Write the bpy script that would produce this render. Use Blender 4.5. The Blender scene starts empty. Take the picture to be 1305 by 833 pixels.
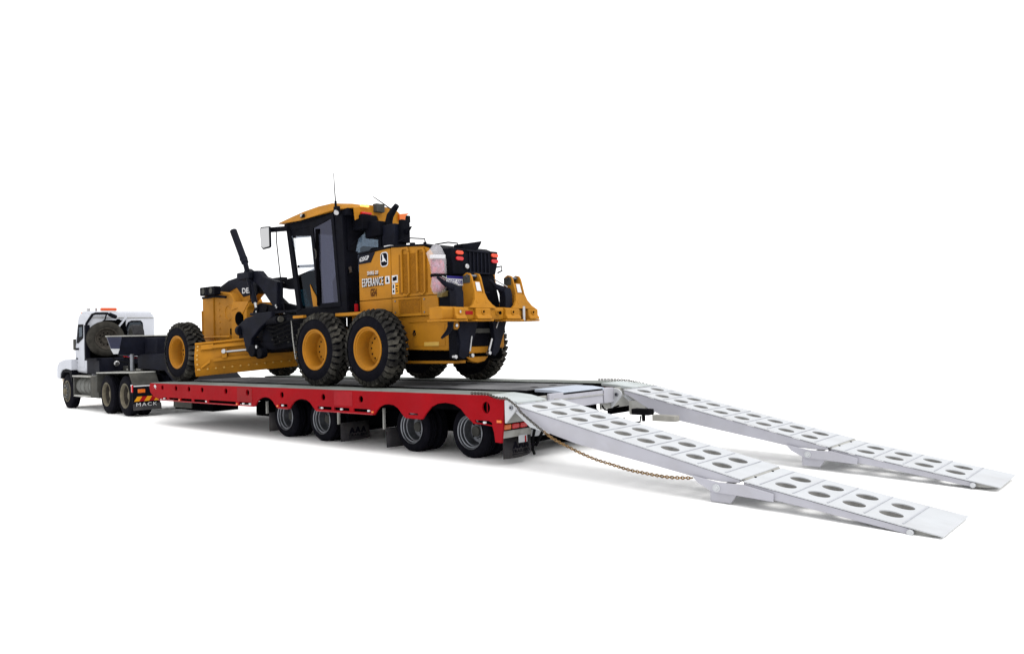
import bpy, bmesh, math, random
from mathutils import Vector, Matrix
random.seed(7)
S = bpy.context.scene
COL = S.collection

# ------------------------------------------------------------------ camera
cam_d = bpy.data.cameras.new('camera')
cam = bpy.data.objects.new('camera', cam_d); COL.objects.link(cam)
cam_d.sensor_width = 36.0
cam_d.lens = 36.0 * 1014.03 / 1305.0
cam_d.clip_start = 0.05; cam_d.clip_end = 3000.0
def cam_matrix(yaw, pitch, roll, loc):
    f = Vector((math.sin(yaw)*math.cos(pitch), math.cos(yaw)*math.cos(pitch), math.sin(pitch)))
    r = Vector((math.cos(yaw), -math.sin(yaw), 0.0)); u = r.cross(f)
    r2 = r*math.cos(roll) + u*math.sin(roll); u2 = u*math.cos(roll) - r*math.sin(roll)
    m = Matrix((r2, u2, -f)).transposed().to_4x4(); m.translation = loc
    return m
cam.matrix_world = cam_matrix(-0.7188, 0.0144, -0.0264, (7.022, -8.0659, 0.894))
S.camera = cam

# ------------------------------------------------------------------ light: plain white overcast surround + soft sun
W = bpy.data.worlds.new('World'); S.world = W; W.use_nodes = True
bg = W.node_tree.nodes['Background']
bg.inputs[0].default_value = (1.0, 1.0, 1.0, 1); bg.inputs[1].default_value = 1.0
sd = bpy.data.lights.new('sun', 'SUN'); sd.energy = 1.5; sd.angle = math.radians(45); sd.color = (1.0, 0.985, 0.96)
sun = bpy.data.objects.new('sun', sd); COL.objects.link(sun)
sun.rotation_euler = Vector((-0.55, 0.06, -0.83)).to_track_quat('-Z', 'Y').to_euler()
S.view_settings.view_transform = 'Standard'; S.view_settings.look = 'None'
S.view_settings.exposure = 0.5; S.view_settings.gamma = 1.0
S.render.resolution_x = 1024; S.render.resolution_y = 653

# ------------------------------------------------------------------ materials
def mat(name, col, rough=0.5, metal=0.0, var=0.12, scale=6.0, bump=0.0, bscale=60.0, spec=0.5, dirt=None, dirt_amt=0.35, coat=0.0, tone=0.72):
    col = [c*tone for c in col]; dirt = None if dirt is None else [c*tone for c in dirt]
    m = bpy.data.materials.new(name); m.use_nodes = True
    n = m.node_tree.nodes; l = m.node_tree.links; b = n['Principled BSDF']
    b.inputs['Roughness'].default_value = rough; b.inputs['Metallic'].default_value = metal
    b.inputs['Specular IOR Level'].default_value = spec; b.inputs['Coat Weight'].default_value = coat
    tc = n.new('ShaderNodeTexCoord')
    no = n.new('ShaderNodeTexNoise'); no.inputs['Scale'].default_value = scale; no.inputs['Detail'].default_value = 6
    l.new(tc.outputs['Object'], no.inputs['Vector'])
    rp = n.new('ShaderNodeValToRGB'); rp.color_ramp.elements[0].position = 0.3; rp.color_ramp.elements[1].position = 0.72
    rp.color_ramp.elements[0].color = (*[c*(1-var) for c in col], 1); rp.color_ramp.elements[1].color = (*[min(1, c*(1+var)) for c in col], 1)
    l.new(no.outputs['Fac'], rp.inputs['Fac']); out = rp.outputs['Color']
    if dirt:
        n2 = n.new('ShaderNodeTexNoise'); n2.inputs['Scale'].default_value = scale*0.45; n2.inputs['Detail'].default_value = 9
        n2.inputs['Roughness'].default_value = 0.68
        l.new(tc.outputs['Object'], n2.inputs['Vector'])
        r2 = n.new('ShaderNodeValToRGB'); r2.color_ramp.elements[0].position = 0.47; r2.color_ramp.elements[1].position = 0.7
        r2.color_ramp.elements[0].color = (0, 0, 0, 1); r2.color_ramp.elements[1].color = (dirt_amt,)*3 + (1,)
        l.new(n2.outputs['Fac'], r2.inputs['Fac'])
        mx = n.new('ShaderNodeMix'); mx.data_type = 'RGBA'; l.new(r2.outputs['Color'], mx.inputs['Factor'])
        l.new(out, mx.inputs['A']); mx.inputs['B'].default_value = (*dirt, 1); out = mx.outputs['Result']
        mr = n.new('ShaderNodeMapRange'); mr.inputs['To Min'].default_value = rough; mr.inputs['To Max'].default_value = min(1, rough+0.45)
        l.new(n2.outputs['Fac'], mr.inputs['Value']); l.new(mr.outputs['Result'], b.inputs['Roughness'])
    l.new(out, b.inputs['Base Color'])
    if bump:
        n3 = n.new('ShaderNodeTexNoise'); n3.inputs['Scale'].default_value = bscale; n3.inputs['Detail'].default_value = 4
        l.new(tc.outputs['Object'], n3.inputs['Vector'])
        bp = n.new('ShaderNodeBump'); bp.inputs['Strength'].default_value = bump; bp.inputs['Distance'].default_value = 0.01
        l.new(n3.outputs['Fac'], bp.inputs['Height']); l.new(bp.outputs['Normal'], b.inputs['Normal'])
    return m
def emit_mat(name, col, e):
    m = mat(name, col, 0.25, var=0.05); b = m.node_tree.nodes['Principled BSDF']
    b.inputs['Emission Color'].default_value = (*col, 1); b.inputs['Emission Strength'].default_value = e*0.72
    return m
def glass_mat(name, tint, fres=0.9, rough=0.03, gloss=(0.75, 0.8, 0.9), base=0.0):
    m = bpy.data.materials.new(name); m.use_nodes = True
    n = m.node_tree.nodes; l = m.node_tree.links; n.remove(n['Principled BSDF'])
    t = n.new('ShaderNodeBsdfTransparent'); t.inputs[0].default_value = (*tint, 1)
    g = n.new('ShaderNodeBsdfGlossy'); g.inputs['Roughness'].default_value = rough; g.inputs[0].default_value = (*gloss, 1)
    f = n.new('ShaderNodeFresnel'); f.inputs[0].default_value = 1.5
    mu = n.new('ShaderNodeMath'); mu.operation = 'MULTIPLY'; mu.inputs[1].default_value = fres; l.new(f.outputs[0], mu.inputs[0])
    x = n.new('ShaderNodeMixShader'); ad = n.new('ShaderNodeMath'); ad.operation = 'ADD'; ad.inputs[1].default_value = base; ad.use_clamp = True; l.new(mu.outputs[0], ad.inputs[0]); l.new(ad.outputs[0], x.inputs[0]); l.new(t.outputs[0], x.inputs[1]); l.new(g.outputs[0], x.inputs[2])
    l.new(x.outputs[0], n['Material Output'].inputs['Surface'])
    return m
YEL = mat('yellow_paint', (0.45, 0.188, 0.010), 0.42, var=0.10, scale=3, dirt=(0.27, 0.125, 0.022), dirt_amt=0.65, spec=0.14)
YMESH = mat('yellow_screen', (0.27, 0.105, 0.005), 0.7, var=0.25, scale=40, bump=0.6, bscale=160, spec=0.08)
YRIM = mat('rim_yellow', (0.42, 0.170, 0.009), 0.45, var=0.12, scale=5, dirt=(0.27, 0.13, 0.02), dirt_amt=0.5, spec=0.14)
BLK = mat('black_paint', (0.0032, 0.0036, 0.0072), 0.5, var=0.4, scale=5, dirt=(0.011, 0.0105, 0.012), dirt_amt=0.4, spec=0.05)
NAVY = mat('charcoal_frame_paint', (0.0052, 0.0062, 0.0135), 0.45, var=0.35, scale=4, dirt=(0.017, 0.0165, 0.022), dirt_amt=0.5, spec=0.08)
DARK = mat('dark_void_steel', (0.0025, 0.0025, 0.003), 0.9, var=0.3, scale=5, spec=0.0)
RUB = mat('tyre_rubber', (0.005, 0.005, 0.0085), 0.85, var=0.3, scale=8, dirt=(0.013, 0.0125, 0.015), dirt_amt=0.4, spec=0.05, bump=0.15, bscale=40)
TREAD = mat('dusty_tread', (0.022, 0.021, 0.020), 0.95, var=0.5, scale=7, dirt=(0.13, 0.122, 0.102), dirt_amt=0.8, spec=0.05, bump=0.3, bscale=70)
OLDRUB = mat('dusty_old_tyre', (0.035, 0.033, 0.029), 0.95, var=0.35, scale=5, dirt=(0.072, 0.067, 0.057), dirt_amt=0.6, spec=0.05)
RED = mat('red_paint', (0.30, 0.0012, 0.0055), 0.4, var=0.16, scale=1.3, dirt=(0.27, 0.014, 0.022), dirt_amt=0.55, spec=0.05)
REDT = mat('red_edge_paint', (0.42, 0.03, 0.04), 0.5, var=0.2, scale=5, spec=0.15)
WHT = mat('white_ramp_paint', (0.585, 0.605, 0.635), 0.6, var=0.03, scale=4, dirt=(0.50, 0.50, 0.51), dirt_amt=0.5, spec=0.12, bump=0.05, bscale=25)
WHB = mat('white_beam_paint', (0.47, 0.47, 0.525), 0.6, var=0.05, scale=3, dirt=(0.40, 0.395, 0.41), dirt_amt=0.5, spec=0.12)
WHG = mat('galvanised_grey_paint', (0.42, 0.42, 0.40), 0.6, var=0.12, scale=6, dirt=(0.22, 0.205, 0.17), dirt_amt=0.6, spec=0.15)
CABW = mat('white_cab_paint', (0.555, 0.575, 0.635), 0.35, var=0.03, scale=2, dirt=(0.48, 0.49, 0.52), dirt_amt=0.4, spec=0.2)
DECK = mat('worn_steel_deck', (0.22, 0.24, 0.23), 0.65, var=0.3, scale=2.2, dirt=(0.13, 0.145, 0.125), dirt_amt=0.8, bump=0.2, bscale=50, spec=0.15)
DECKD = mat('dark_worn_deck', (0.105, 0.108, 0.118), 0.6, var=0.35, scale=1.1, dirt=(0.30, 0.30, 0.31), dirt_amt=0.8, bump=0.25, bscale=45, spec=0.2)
GALV = mat('silver_wheel_steel', (0.215, 0.225, 0.25), 0.3, 0.8, var=0.2, scale=8)
CHROME = mat('bright_steel', (0.52, 0.52, 0.53), 0.3, 0.95, var=0.05, scale=8)
DUSTRIM = mat('dusty_truck_rim', (0.17, 0.15, 0.11), 0.7, 0.2, var=0.25, scale=8, spec=0.15)
DARKRIM = mat('grimy_spare_rim', (0.06, 0.053, 0.045), 0.8, 0.1, var=0.5, scale=12, spec=0.1)
GREYP = mat('grey_plastic_guard', (0.062, 0.062, 0.057), 0.7, var=0.25, scale=5, dirt=(0.12, 0.11, 0.092), dirt_amt=0.5, spec=0.12)
FLAP = mat('rubber_mudflap', (0.046, 0.044, 0.049), 0.8, var=0.25, scale=4, dirt=(0.095, 0.09, 0.082), dirt_amt=0.6, spec=0.08)
TANK = mat('dull_alloy_tank', (0.14, 0.145, 0.135), 0.5, 0.4, var=0.2, scale=6, dirt=(0.085, 0.08, 0.068), dirt_amt=0.6)
LET = mat('white_lettering', (0.68, 0.68, 0.70), 0.6, var=0.02, spec=0.1)
LETB = mat('black_lettering', (0.003, 0.003, 0.008), 0.7, var=0.1, spec=0.05)
LETR = mat('brown_decal', (0.10, 0.035, 0.010), 0.7, var=0.3, scale=40, spec=0.05)
REDL = emit_mat('red_lens', (0.55, 0.006, 0.010), 0.05)
ORL = emit_mat('amber_lens', (0.70, 0.14, 0.008), 0.04)
REDO = emit_mat('red_orange_lens', (0.72, 0.055, 0.010), 0.06)
BEACON = emit_mat('lit_amber_beacon', (1.0, 0.55, 0.12), 1.2)
ORBAR = emit_mat('orange_light_bar', (0.72, 0.085, 0.008), 0.04)
CHY = mat('chevron_yellow', (0.70, 0.30, 0.01), 0.5, var=0.05, spec=0.1)
CHR = mat('chevron_red', (0.33, 0.006, 0.008), 0.5, var=0.05, spec=0.1)
PLB = mat('plate_blue', (0.018, 0.014, 0.14), 0.5, var=0.1, spec=0.1)
RUST = mat('rusty_chain_steel', (0.27, 0.165, 0.07), 0.7, 0.1, var=0.5, scale=30, dirt=(0.05, 0.025, 0.012), dirt_amt=0.7, spec=0.2)
CHGREY = mat('grey_chain_steel', (0.10, 0.095, 0.085), 0.6, 0.2, var=0.5, scale=30, spec=0.2)
PINK = mat('pink_paper', (0.38, 0.07, 0.10), 0.8, var=0.6, scale=16, dirt=(0.42, 0.30, 0.45), dirt_amt=0.8, spec=0.05)
STRAP = mat('black_strap', (0.005, 0.005, 0.006), 0.9, spec=0.05)
GLASS = glass_mat('clear_cab_glass', (0.985, 0.99, 0.99), 0.35)
GLASSD = glass_mat('tinted_door_glass', (0.20, 0.21, 0.25), 0.5, gloss=(0.56, 0.57, 0.74), base=0.045)
GLASSR = glass_mat('dark_rear_glass', (0.25, 0.29, 0.33), 0.6, gloss=(0.6, 0.7, 0.82), base=0.035)
GLASSL = glass_mat('blue_lower_glass', (0.05, 0.10, 0.125), 0.3)
MIRR = mat('mirror_glass', (0.62, 0.62, 0.63), 0.03, 1.0, var=0.0)
BAGM = bpy.data.materials.new('clear_plastic_film'); BAGM.use_nodes = True
_n = BAGM.node_tree.nodes; _l = BAGM.node_tree.links; _b = _n['Principled BSDF']
_b.inputs['Base Color'].default_value = (0.75, 0.74, 0.79, 1); _b.inputs['Roughness'].default_value = 0.25; _b.inputs['Alpha'].default_value = 0.22
SHEET = mat('added_collar_grey', (0.30, 0.295, 0.285), 0.85, var=0.3, scale=4, dirt=(0.22, 0.21, 0.20), dirt_amt=0.7, spec=0.05)
CLEAT = mat('worn_cleat_paint', (0.50, 0.515, 0.56), 0.6, var=0.1, scale=6, spec=0.1)
REFL_RED = mat('reflection_dark_red', (0.235, 0.0012, 0.004), 0.42, var=0.15, scale=2, spec=0.06)  # darker red for the reflection painted onto the rail
SEAT = mat('dark_seat_fabric', (0.012, 0.012, 0.013), 0.9, spec=0.05)
GROUND = mat('white_ground', (0.95, 0.95, 0.95), 0.9, var=0.005, scale=0.5, spec=0.0, tone=1.0)
PALE = mat('pale_tail_steel', (0.52, 0.56, 0.57), 0.6, var=0.15, scale=3, dirt=(0.36, 0.40, 0.37), dirt_amt=0.8, spec=0.12)
PALEB = mat('bluish_worn_plate', (0.50, 0.55, 0.64), 0.6, var=0.12, scale=3, dirt=(0.38, 0.42, 0.48), dirt_amt=0.6, spec=0.12)
RUBG = mat('greyed_rubber', (0.03, 0.03, 0.033), 0.8, var=0.3, scale=8, spec=0.1)

# ------------------------------------------------------------------ mesh helpers
class MB:
    def __init__(s): s.v = []; s.f = []; s.m = []; s.sm = []
    def add(s, vs, fs, mi=0, smooth=False):
        o = len(s.v); s.v += [tuple(v) for v in vs]
        for f in fs: s.f.append([o+i for i in f]); s.m.append(mi); s.sm.append(smooth)
        return s
    def box(s, x0, x1, y0, y1, z0, z1, mi=0):
        x0, x1 = sorted((x0, x1)); y0, y1 = sorted((y0, y1)); z0, z1 = sorted((z0, z1))
        v = [(x0,y0,z0),(x1,y0,z0),(x1,y1,z0),(x0,y1,z0),(x0,y0,z1),(x1,y0,z1),(x1,y1,z1),(x0,y1,z1)]
        return s.add(v, [(0,3,2,1),(4,5,6,7),(0,1,5,4),(1,2,6,5),(2,3,7,6),(3,0,4,7)], mi)
    def obox(s, c, ax, ay, az, mi=0):
        c, ax, ay, az = map(Vector, (c, ax, ay, az))
        v = [c+i*ax+j*ay+k*az for k in (-1,1) for i, j in ((-1,-1),(1,-1),(1,1),(-1,1))]
        return s.add(v, [(0,3,2,1),(4,5,6,7),(0,1,5,4),(1,2,6,5),(2,3,7,6),(3,0,4,7)], mi)
    def bar(s, p, q, w, h, up=(0,0,1), mi=0):
        p, q, up = Vector(p), Vector(q), Vector(up)
        d = (q-p); sd = d.cross(up).normalized(); u = sd.cross(d).normalized()
        return s.obox((p+q)/2, d/2, sd*w/2, u*h/2, mi)
    def prism(s, pts, axis, a, b, mi=0):
        # pts: 2D polygon in the two other axes; axis 0,1,2
        n = len(pts)
        def mk(p, t): return {0:(t,p[0],p[1]), 1:(p[0],t,p[1]), 2:(p[0],p[1],t)}[axis]
        v = [mk(p, a) for p in pts] + [mk(p, b) for p in pts]
        f = [list(range(n)), list(range(2*n-1, n-1, -1))] + [(i, i+n, (i+1)%n+n, (i+1)%n) for i in range(n)]
        return s.add(v, f, mi)
    def cyl(s, p, q, r, n=16, mi=0, r2=None, smooth=True):
        return s.tube([p, q], [r, r if r2 is None else r2], n, mi, smooth)
    def tube(s, path, r, n=8, mi=0, smooth=True, cap=True):
        P = [Vector(p) for p in path]; k = len(P)
        R = r if isinstance(r, (list, tuple)) else [r]*k
        o = len(s.v); up = None
        for i, p in enumerate(P):
            d = (P[min(i+1,k-1)]-P[max(i-1,0)]).normalized()
            if up is None: up = Vector((0,0,1)) if abs(d.z) < .9 else Vector((1,0,0))
            a = d.cross(up).normalized(); b = a.cross(d).normalized(); up = b
            for j in range(n):
                t = 2*math.pi*j/n; s.v.append(tuple(p + (a*math.cos(t)+b*math.sin(t))*R[i]))
        for i in range(k-1):
            for j in range(n):
                s.f.append([o+i*n+j, o+i*n+(j+1)%n, o+(i+1)*n+(j+1)%n, o+(i+1)*n+j]); s.m.append(mi); s.sm.append(smooth)
        if cap:
            s.f.append([o+j for j in range(n)][::-1]); s.m.append(mi); s.sm.append(False)
            s.f.append([o+(k-1)*n+j for j in range(n)]); s.m.append(mi); s.sm.append(False)
        return s
    def lathe(s, prof, n=32, mi=0, smooth=True, closed=False, c=(0,0,0)):
        # profile of (r, y) turned about the Y axis through c
        o = len(s.v); k = len(prof)
        for j in range(n):
            t = 2*math.pi*j/n
            for r, y in prof: s.v.append((c[0]+r*math.cos(t), c[1]+y, c[2]+r*math.sin(t)))
        for j in range(n):
            for i in range(k if closed else k-1):
                i2 = (i+1) % k
                s.f.append([o+j*k+i, o+j*k+i2, o+((j+1)%n)*k+i2, o+((j+1)%n)*k+i]); s.m.append(mi); s.sm.append(smooth)
        return s
    def torus(s, c, R, r, u, v, n=12, m=6, mi=0, stretch=1.0):
        c, u, v = Vector(c), Vector(u).normalized(), Vector(v).normalized(); w = u.cross(v); o = len(s.v)
        for i in range(n):
            a = 2*math.pi*i/n; d = u*math.cos(a)*stretch+v*math.sin(a); dd = (u*math.cos(a)+v*math.sin(a)).normalized()
            for j in range(m):
                b = 2*math.pi*j/m; s.v.append(tuple(c+d*R+(dd*math.cos(b)+w*math.sin(b))*r))
        for i in range(n):
            for j in range(m):
                s.f.append([o+i*m+j, o+((i+1)%n)*m+j, o+((i+1)%n)*m+(j+1)%m, o+i*m+(j+1)%m]); s.m.append(mi); s.sm.append(True)
        return s
    def build(s, name, mats, parent=None, bev=0.0, label=None, auto=True):
        me = bpy.data.meshes.new(name); me.from_pydata(s.v, [], s.f)
        for m in (mats if isinstance(mats, (list, tuple)) else [mats]): me.materials.append(m)
        me.polygons.foreach_set('material_index', s.m); me.polygons.foreach_set('use_smooth', s.sm); me.update()
        bm = bmesh.new(); bm.from_mesh(me); bmesh.ops.recalc_face_normals(bm, faces=bm.faces); bm.to_mesh(me); bm.free()
        if auto: me.set_sharp_from_angle(angle=math.radians(38))
        return link(name, me, parent, bev, label)
def link(name, me, parent=None, bev=0.0, label=None):
    o = bpy.data.objects.new(name, me); COL.objects.link(o)
    if parent is not None:
        o.parent = parent
        if parent.get('_inv'): o.matrix_parent_inverse = Matrix.Translation(-Vector(parent['_inv']))
    if bev:
        b = o.modifiers.new('bevel', 'BEVEL'); b.width = bev; b.segments = 2; b.limit_method = 'ANGLE'; b.angle_limit = math.radians(40)
    if label: o['label'] = label
    return o
def root(name, loc, label, cat, rotz=0.0, group=None, inv=True):
    o = bpy.data.objects.new(name, None); COL.objects.link(o); o.location = loc; o.rotation_euler = (0, 0, rotz)
    o['label'] = label; o['category'] = cat
    if group: o['group'] = group
    if inv: o['_inv'] = tuple(loc)
    o.empty_display_size = 0.2
    return o
def curve_mesh(name, polys, half):
    cu = bpy.data.curves.new(name, 'CURVE'); cu.dimensions = '2D'; cu.fill_mode = 'BOTH'; cu.extrude = half
    for p in polys:
        sp = cu.splines.new('POLY'); sp.points.add(len(p)-1)
        for i, q in enumerate(p): sp.points[i].co = (q[0], q[1], 0, 1)
        sp.use_cyclic_u = True
    ob = bpy.data.objects.new(name, cu); me = bpy.data.meshes.new_from_object(ob)
    bpy.data.objects.remove(ob); bpy.data.curves.remove(cu)
    return me
def remap(me, fn):
    for v in me.vertices: v.co = fn(v.co)
    bm = bmesh.new(); bm.from_mesh(me); bmesh.ops.remove_doubles(bm, verts=bm.verts, dist=1e-5)
    bmesh.ops.recalc_face_normals(bm, faces=bm.faces); bm.to_mesh(me); bm.free(); me.name = me.name
def plate(name, polys, half, fn, material, parent=None, bev=0.0, label=None):
    me = curve_mesh(name, polys, half); remap(me, fn); me.materials.clear(); me.materials.append(material)
    for p in me.polygons: p.use_smooth = False
    return link(name, me, parent, bev, label)
def vplate(name, outline, y, t, material, parent=None, holes=(), bev=0.0, label=None):
    # upright plate in the x-z plane, between y and y+t
    return plate(name, [outline]+list(holes), abs(t)/2, lambda c: Vector((c.x, y+t/2+c.z, c.y)), material, parent, bev, label)
def xplate(name, outline, x, t, material, parent=None, holes=(), bev=0.0, label=None):
    # upright plate in the y-z plane, between x and x+t
    return plate(name, [outline]+list(holes), abs(t)/2, lambda c: Vector((x+t/2+c.z, c.x, c.y)), material, parent, bev, label)
def circ(cx, cy, r, n=20, ry=None):
    ry = r if ry is None else ry
    return [(cx+r*math.cos(2*math.pi*i/n), cy+ry*math.sin(2*math.pi*i/n)) for i in range(n)]
def rect(x0, y0, x1, y1): return [(x0,y0),(x1,y0),(x1,y1),(x0,y1)]
def text(name, body, p, ux, uz, width, material, parent, depth=0.003, height=None, bold=0.0, shear=0.0, space=1.06):
    # lettering lying on a surface: p = lower left corner, ux = reading direction, uz = up
    cu = bpy.data.curves.new(name, 'FONT'); cu.body = body; cu.size = 1.0; cu.extrude = 0.5; cu.offset = bold; cu.shear = shear
    cu.resolution_u = 3; cu.space_character = space
    ob = bpy.data.objects.new(name, cu); me = bpy.data.meshes.new_from_object(ob)
    bpy.data.objects.remove(ob); bpy.data.curves.remove(cu)
    xs = [v.co.x for v in me.vertices]; ys = [v.co.y for v in me.vertices]
    sx = width/(max(xs)-min(xs)); sy = sx if height is None else height/(max(ys)-min(ys))
    ux, uz, p = Vector(ux).normalized(), Vector(uz).normalized(), Vector(p); nn = ux.cross(uz)
    x0, y0 = min(xs), min(ys)
    for v in me.vertices:
        c = v.co.copy(); v.co = p + ux*(c.x-x0)*sx + uz*(c.y-y0)*sy + nn*(depth*(c.z+0.5))
    me.materials.clear(); me.materials.append(material)
    return link(name, me, parent)
def copy_tree(o, parent=None):
    c = o.copy(); COL.objects.link(c)
    if parent is not None: c.parent = parent; c.matrix_parent_inverse = Matrix(o.matrix_parent_inverse)
    for ch in list(o.children): copy_tree(ch, c)
    return c

# ------------------------------------------------------------------ ground: one white sheet, falling gently away behind the trailer
GZ = [(-400,-.81),(-13,-.812),(-9,-.845),(-6,-.872),(-3.5,-.886),(-.6,-.889),(1.0,-.915),(2.3,-.958),(2.95,-.973),(4.0,-1.012),(5.0,-1.05),(6.5,-1.09),(12,-1.12),(400,-1.12)]
def gz(x):
    for (a, za), (b, zb) in zip(GZ, GZ[1:]):
        if a <= x <= b: return za+(zb-za)*(x-a)/(b-a)
    return GZ[-1][1]
g = MB()
for y in (-400, 400): g.v += [(x, y, z) for x, z in GZ]
k = len(GZ)
for i in range(k-1): g.f.append([i, i+1, k+i+1, k+i]); g.m.append(0); g.sm.append(True)
go = g.build('ground', GROUND); go['kind'] = 'structure'

# ================================================================== TRAILER
D = 0.11            # deck height above the ramp hinge (the origin)
T = root('low_loader_trailer', (-5.5, 1.83, -0.88), 'long red low loader trailer with lowered white ramps, carrying the yellow grader', 'trailer')
def arc_pts(cx, zc, r, a0, a1, n=9): return [(cx+r*math.cos(math.radians(a0+(a1-a0)*i/n)), zc+r*math.sin(math.radians(a0+(a1-a0)*i/n))) for i in range(n+1)]
def arch(x0, x1, top, zb): # semi-arch with sloping shoulders, front to rear
    w = x1-x0; m = (x0+x1)/2
    return [(x0,zb),(x0+.08*w,zb+.35*(top-zb)),(x0+.19*w,zb+.72*(top-zb)),(x0+.33*w,zb+.93*(top-zb)),(m,top),(x1-.33*w,zb+.93*(top-zb)),(x1-.2*w,zb+.70*(top-zb)),(x1-.1*w,zb+.34*(top-zb)),(x1,zb)]
out = [(-10.98,.10),(-11.02,.02),(-10.98,-.10),(-10.82,-.19),(-10.62,-.235)]
out += [(-6.66,-.265)] + arch(-6.62,-5.86,-.075,-.265) + [(-5.50,-.25)] + arch(-5.46,-4.66,-.075,-.262) + [(-3.12,-.27)] + arch(-3.07,-2.34,-.085,-.27) + [(-2.30,-.285),(-1.95,-.29)]
out += arch(-1.93,-.90,-.02,-.285)[:-1] + [(-.90,-.265),(-.86,-.298),(-.70,-.30),(-.50,-.318),(-.47,-.40),(-.45,-.535),(-.335,-.54),(-.30,-.30),(-.262,.056),(-.45,.070),(-.60,.108)]
hx = [(-10.39,.016),(-9.755,.012),(-9.18,.008),(-8.62,.004),(-7.67,0),(-6.86,-.008),(-5.69,-.019),(-4.43,-.024),(-3.40,-.028)]
holes = [circ(x, z, .058, 16, .056) for x, z in hx] + [circ(-.609, -.061, .075, 22, .082)]
slots = [(-10.39,-10.19),(-10.09,-9.66),(-9.55,-9.07),(-8.98,-8.49),(-8.36,-7.30),(-7.19,-6.74),(-5.77,-5.52),(-4.60,-4.20),(-4.13,-3.71),(-3.60,-3.16)]
for a, b in slots:
    zc = -.222 if a < -6 else -.21
    holes.append(rect(a, zc-.026, b, zc+.026))
holes.append([(-.84,-.245),(-.56,-.243),(-.50,-.27),(-.50,-.305),(-.72,-.283),(-.82,-.28)])
holes.append(rect(-2.24,-.232,-2.03,-.205))
rail = vplate('side_rail', out, 0.06, 0.03, RED, T, holes, 0.004)
vplate('reflection_patch', rect(-7.24,-.185,-6.70,.085), .056, .004, REFL_RED, T, [circ(-6.86,-.008,.062,16,.06)])  # thin darker plate paints a reflection into the rail's colour
vplate('reflection_patch', rect(-4.12,-.15,-3.62,.09), .056, .004, mat('reflection_light_red', (0.33,.010,.017), .5, var=.2, scale=3, spec=.06), T)  # thin lighter plate, likewise a painted reflection
# rail flange lips: thin reddish strip below slots and a top lip
for a, b in ((-10.6,-6.66),(-5.83,-5.5),(-4.63,-3.1)):
    m = MB().box(a, b, .055, .12, -.272, -.258); m.build('rail_flange', REDT, T)
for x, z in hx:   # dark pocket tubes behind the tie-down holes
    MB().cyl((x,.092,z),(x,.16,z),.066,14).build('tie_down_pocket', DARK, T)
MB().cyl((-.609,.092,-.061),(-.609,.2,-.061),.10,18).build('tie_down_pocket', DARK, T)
MB().box(-.612,-.600,.08,.093,-.13,.01).build('pocket_bar', RED, T)
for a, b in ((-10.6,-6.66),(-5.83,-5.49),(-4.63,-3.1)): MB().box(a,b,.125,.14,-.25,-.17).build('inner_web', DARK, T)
for x, z, mm in ((-10.30,-.222,LET),(-9.60,-.235,ORL),(-8.45,-.228,LET),(-7.25,-.24,ORL),(-7.02,-.224,LET),(-6.78,-.222,LET),(-5.83,-.225,ORL),(-5.67,-.21,LET),(-4.47,-.21,LET),(-3.92,-.212,LET),(-3.20,-.21,LET),(-3.10,-.225,ORL),(-.64,-.272,LET)):
    MB().box(x-.024,x+.024,.045,.075,z-.015,z+.015).build('marker_lamp', mm, T, .004)
MB().box(-.40,-.315,.04,.062,-.262,-.225).build('side_reflector', ORL, T, .004)
# arrow mark on the rail nose
vplate('arrow_mark', [(-10.80,.035),(-10.73,.075),(-10.66,.02),(-10.71,.03),(-10.69,-.03),(-10.725,.02),(-10.77,-.005),(-10.745,.04)], .052, .007, LET, T)
# far side rail
out2 = [p for p in out if p[0] < -.88] + [(-.66,-.2),(-.66,.108)]
vplate('side_rail', out2, 3.58, 0.03, RED, T)
# deck strips and plates (steel plate sections with fine joints)
def strip(nm, y0, y1, xs, m, z=D, th=.012):
    for a, b in zip(xs, xs[1:]):
        MB().box(a+.004, b-.004, y0, y1, z-th, z).build(nm, m, T, .004)
xsn = [-11.0,-9.6,-8.2,-6.8,-5.4,-4.0,-2.6,-1.3,-.66]
xsm = xsn[:-1]+[-.755]
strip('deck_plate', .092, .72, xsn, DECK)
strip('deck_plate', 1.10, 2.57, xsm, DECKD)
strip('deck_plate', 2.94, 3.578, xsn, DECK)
def slope(nm, y0, y1, pts, m, th=.045):
    MB().prism(pts+[(x, z-th) for x, z in pts[::-1]], 1, y0, y1).build(nm, m, T, .004)
slope('tail_plate', .092, .72, [(-.656,.11),(-.33,.085),(-.05,.03)], PALE)
slope('tail_plate', 2.94, 3.578, [(-.656,.11),(-.33,.085),(-.05,.05)], PALE)
slope('tail_plate', 1.30, 2.36, [(-.75,.113),(-.42,.106),(-.20,.082)], PALEB)
for a, b in ((1.103,1.15),(2.943,2.99),(.092,.12)): MB().box(-10.95,-.66,a,b,-.12,D-.014).build('deck_beam', DARK, T)
for a, b in ((.721,1.099),(2.571,2.939)): MB().box(-10.9,-.28,a,b,-.06,.0).build('widening_channel', DARK, T)
for x in (-2.9, -1.1):
    for y in (1.72, 2.2): MB().lathe([(0,.0),(.07,.0)],16).build('deck_socket', DARK, T).matrix_basis = Matrix.Translation((x,y,D+.002)) @ Matrix.Rotation(math.radians(90),4,'X')
for i in range(9):
    x = -10.2+1.13*i
    MB().box(x-.04,x+.04,.12,3.55,-.12,-.061).build('cross_member', DARK, T)
for a, b in ((1.15,1.35),(2.3,2.5)):
    MB().box(-10.9,-.45,a,b,-.30,.055).build('chassis_beam', DARK, T)
    MB().box(-8.3,-.9,a-.06,b+.06,-.60,-.305).build('suspension_beam', DARK, T, .02)
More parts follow.
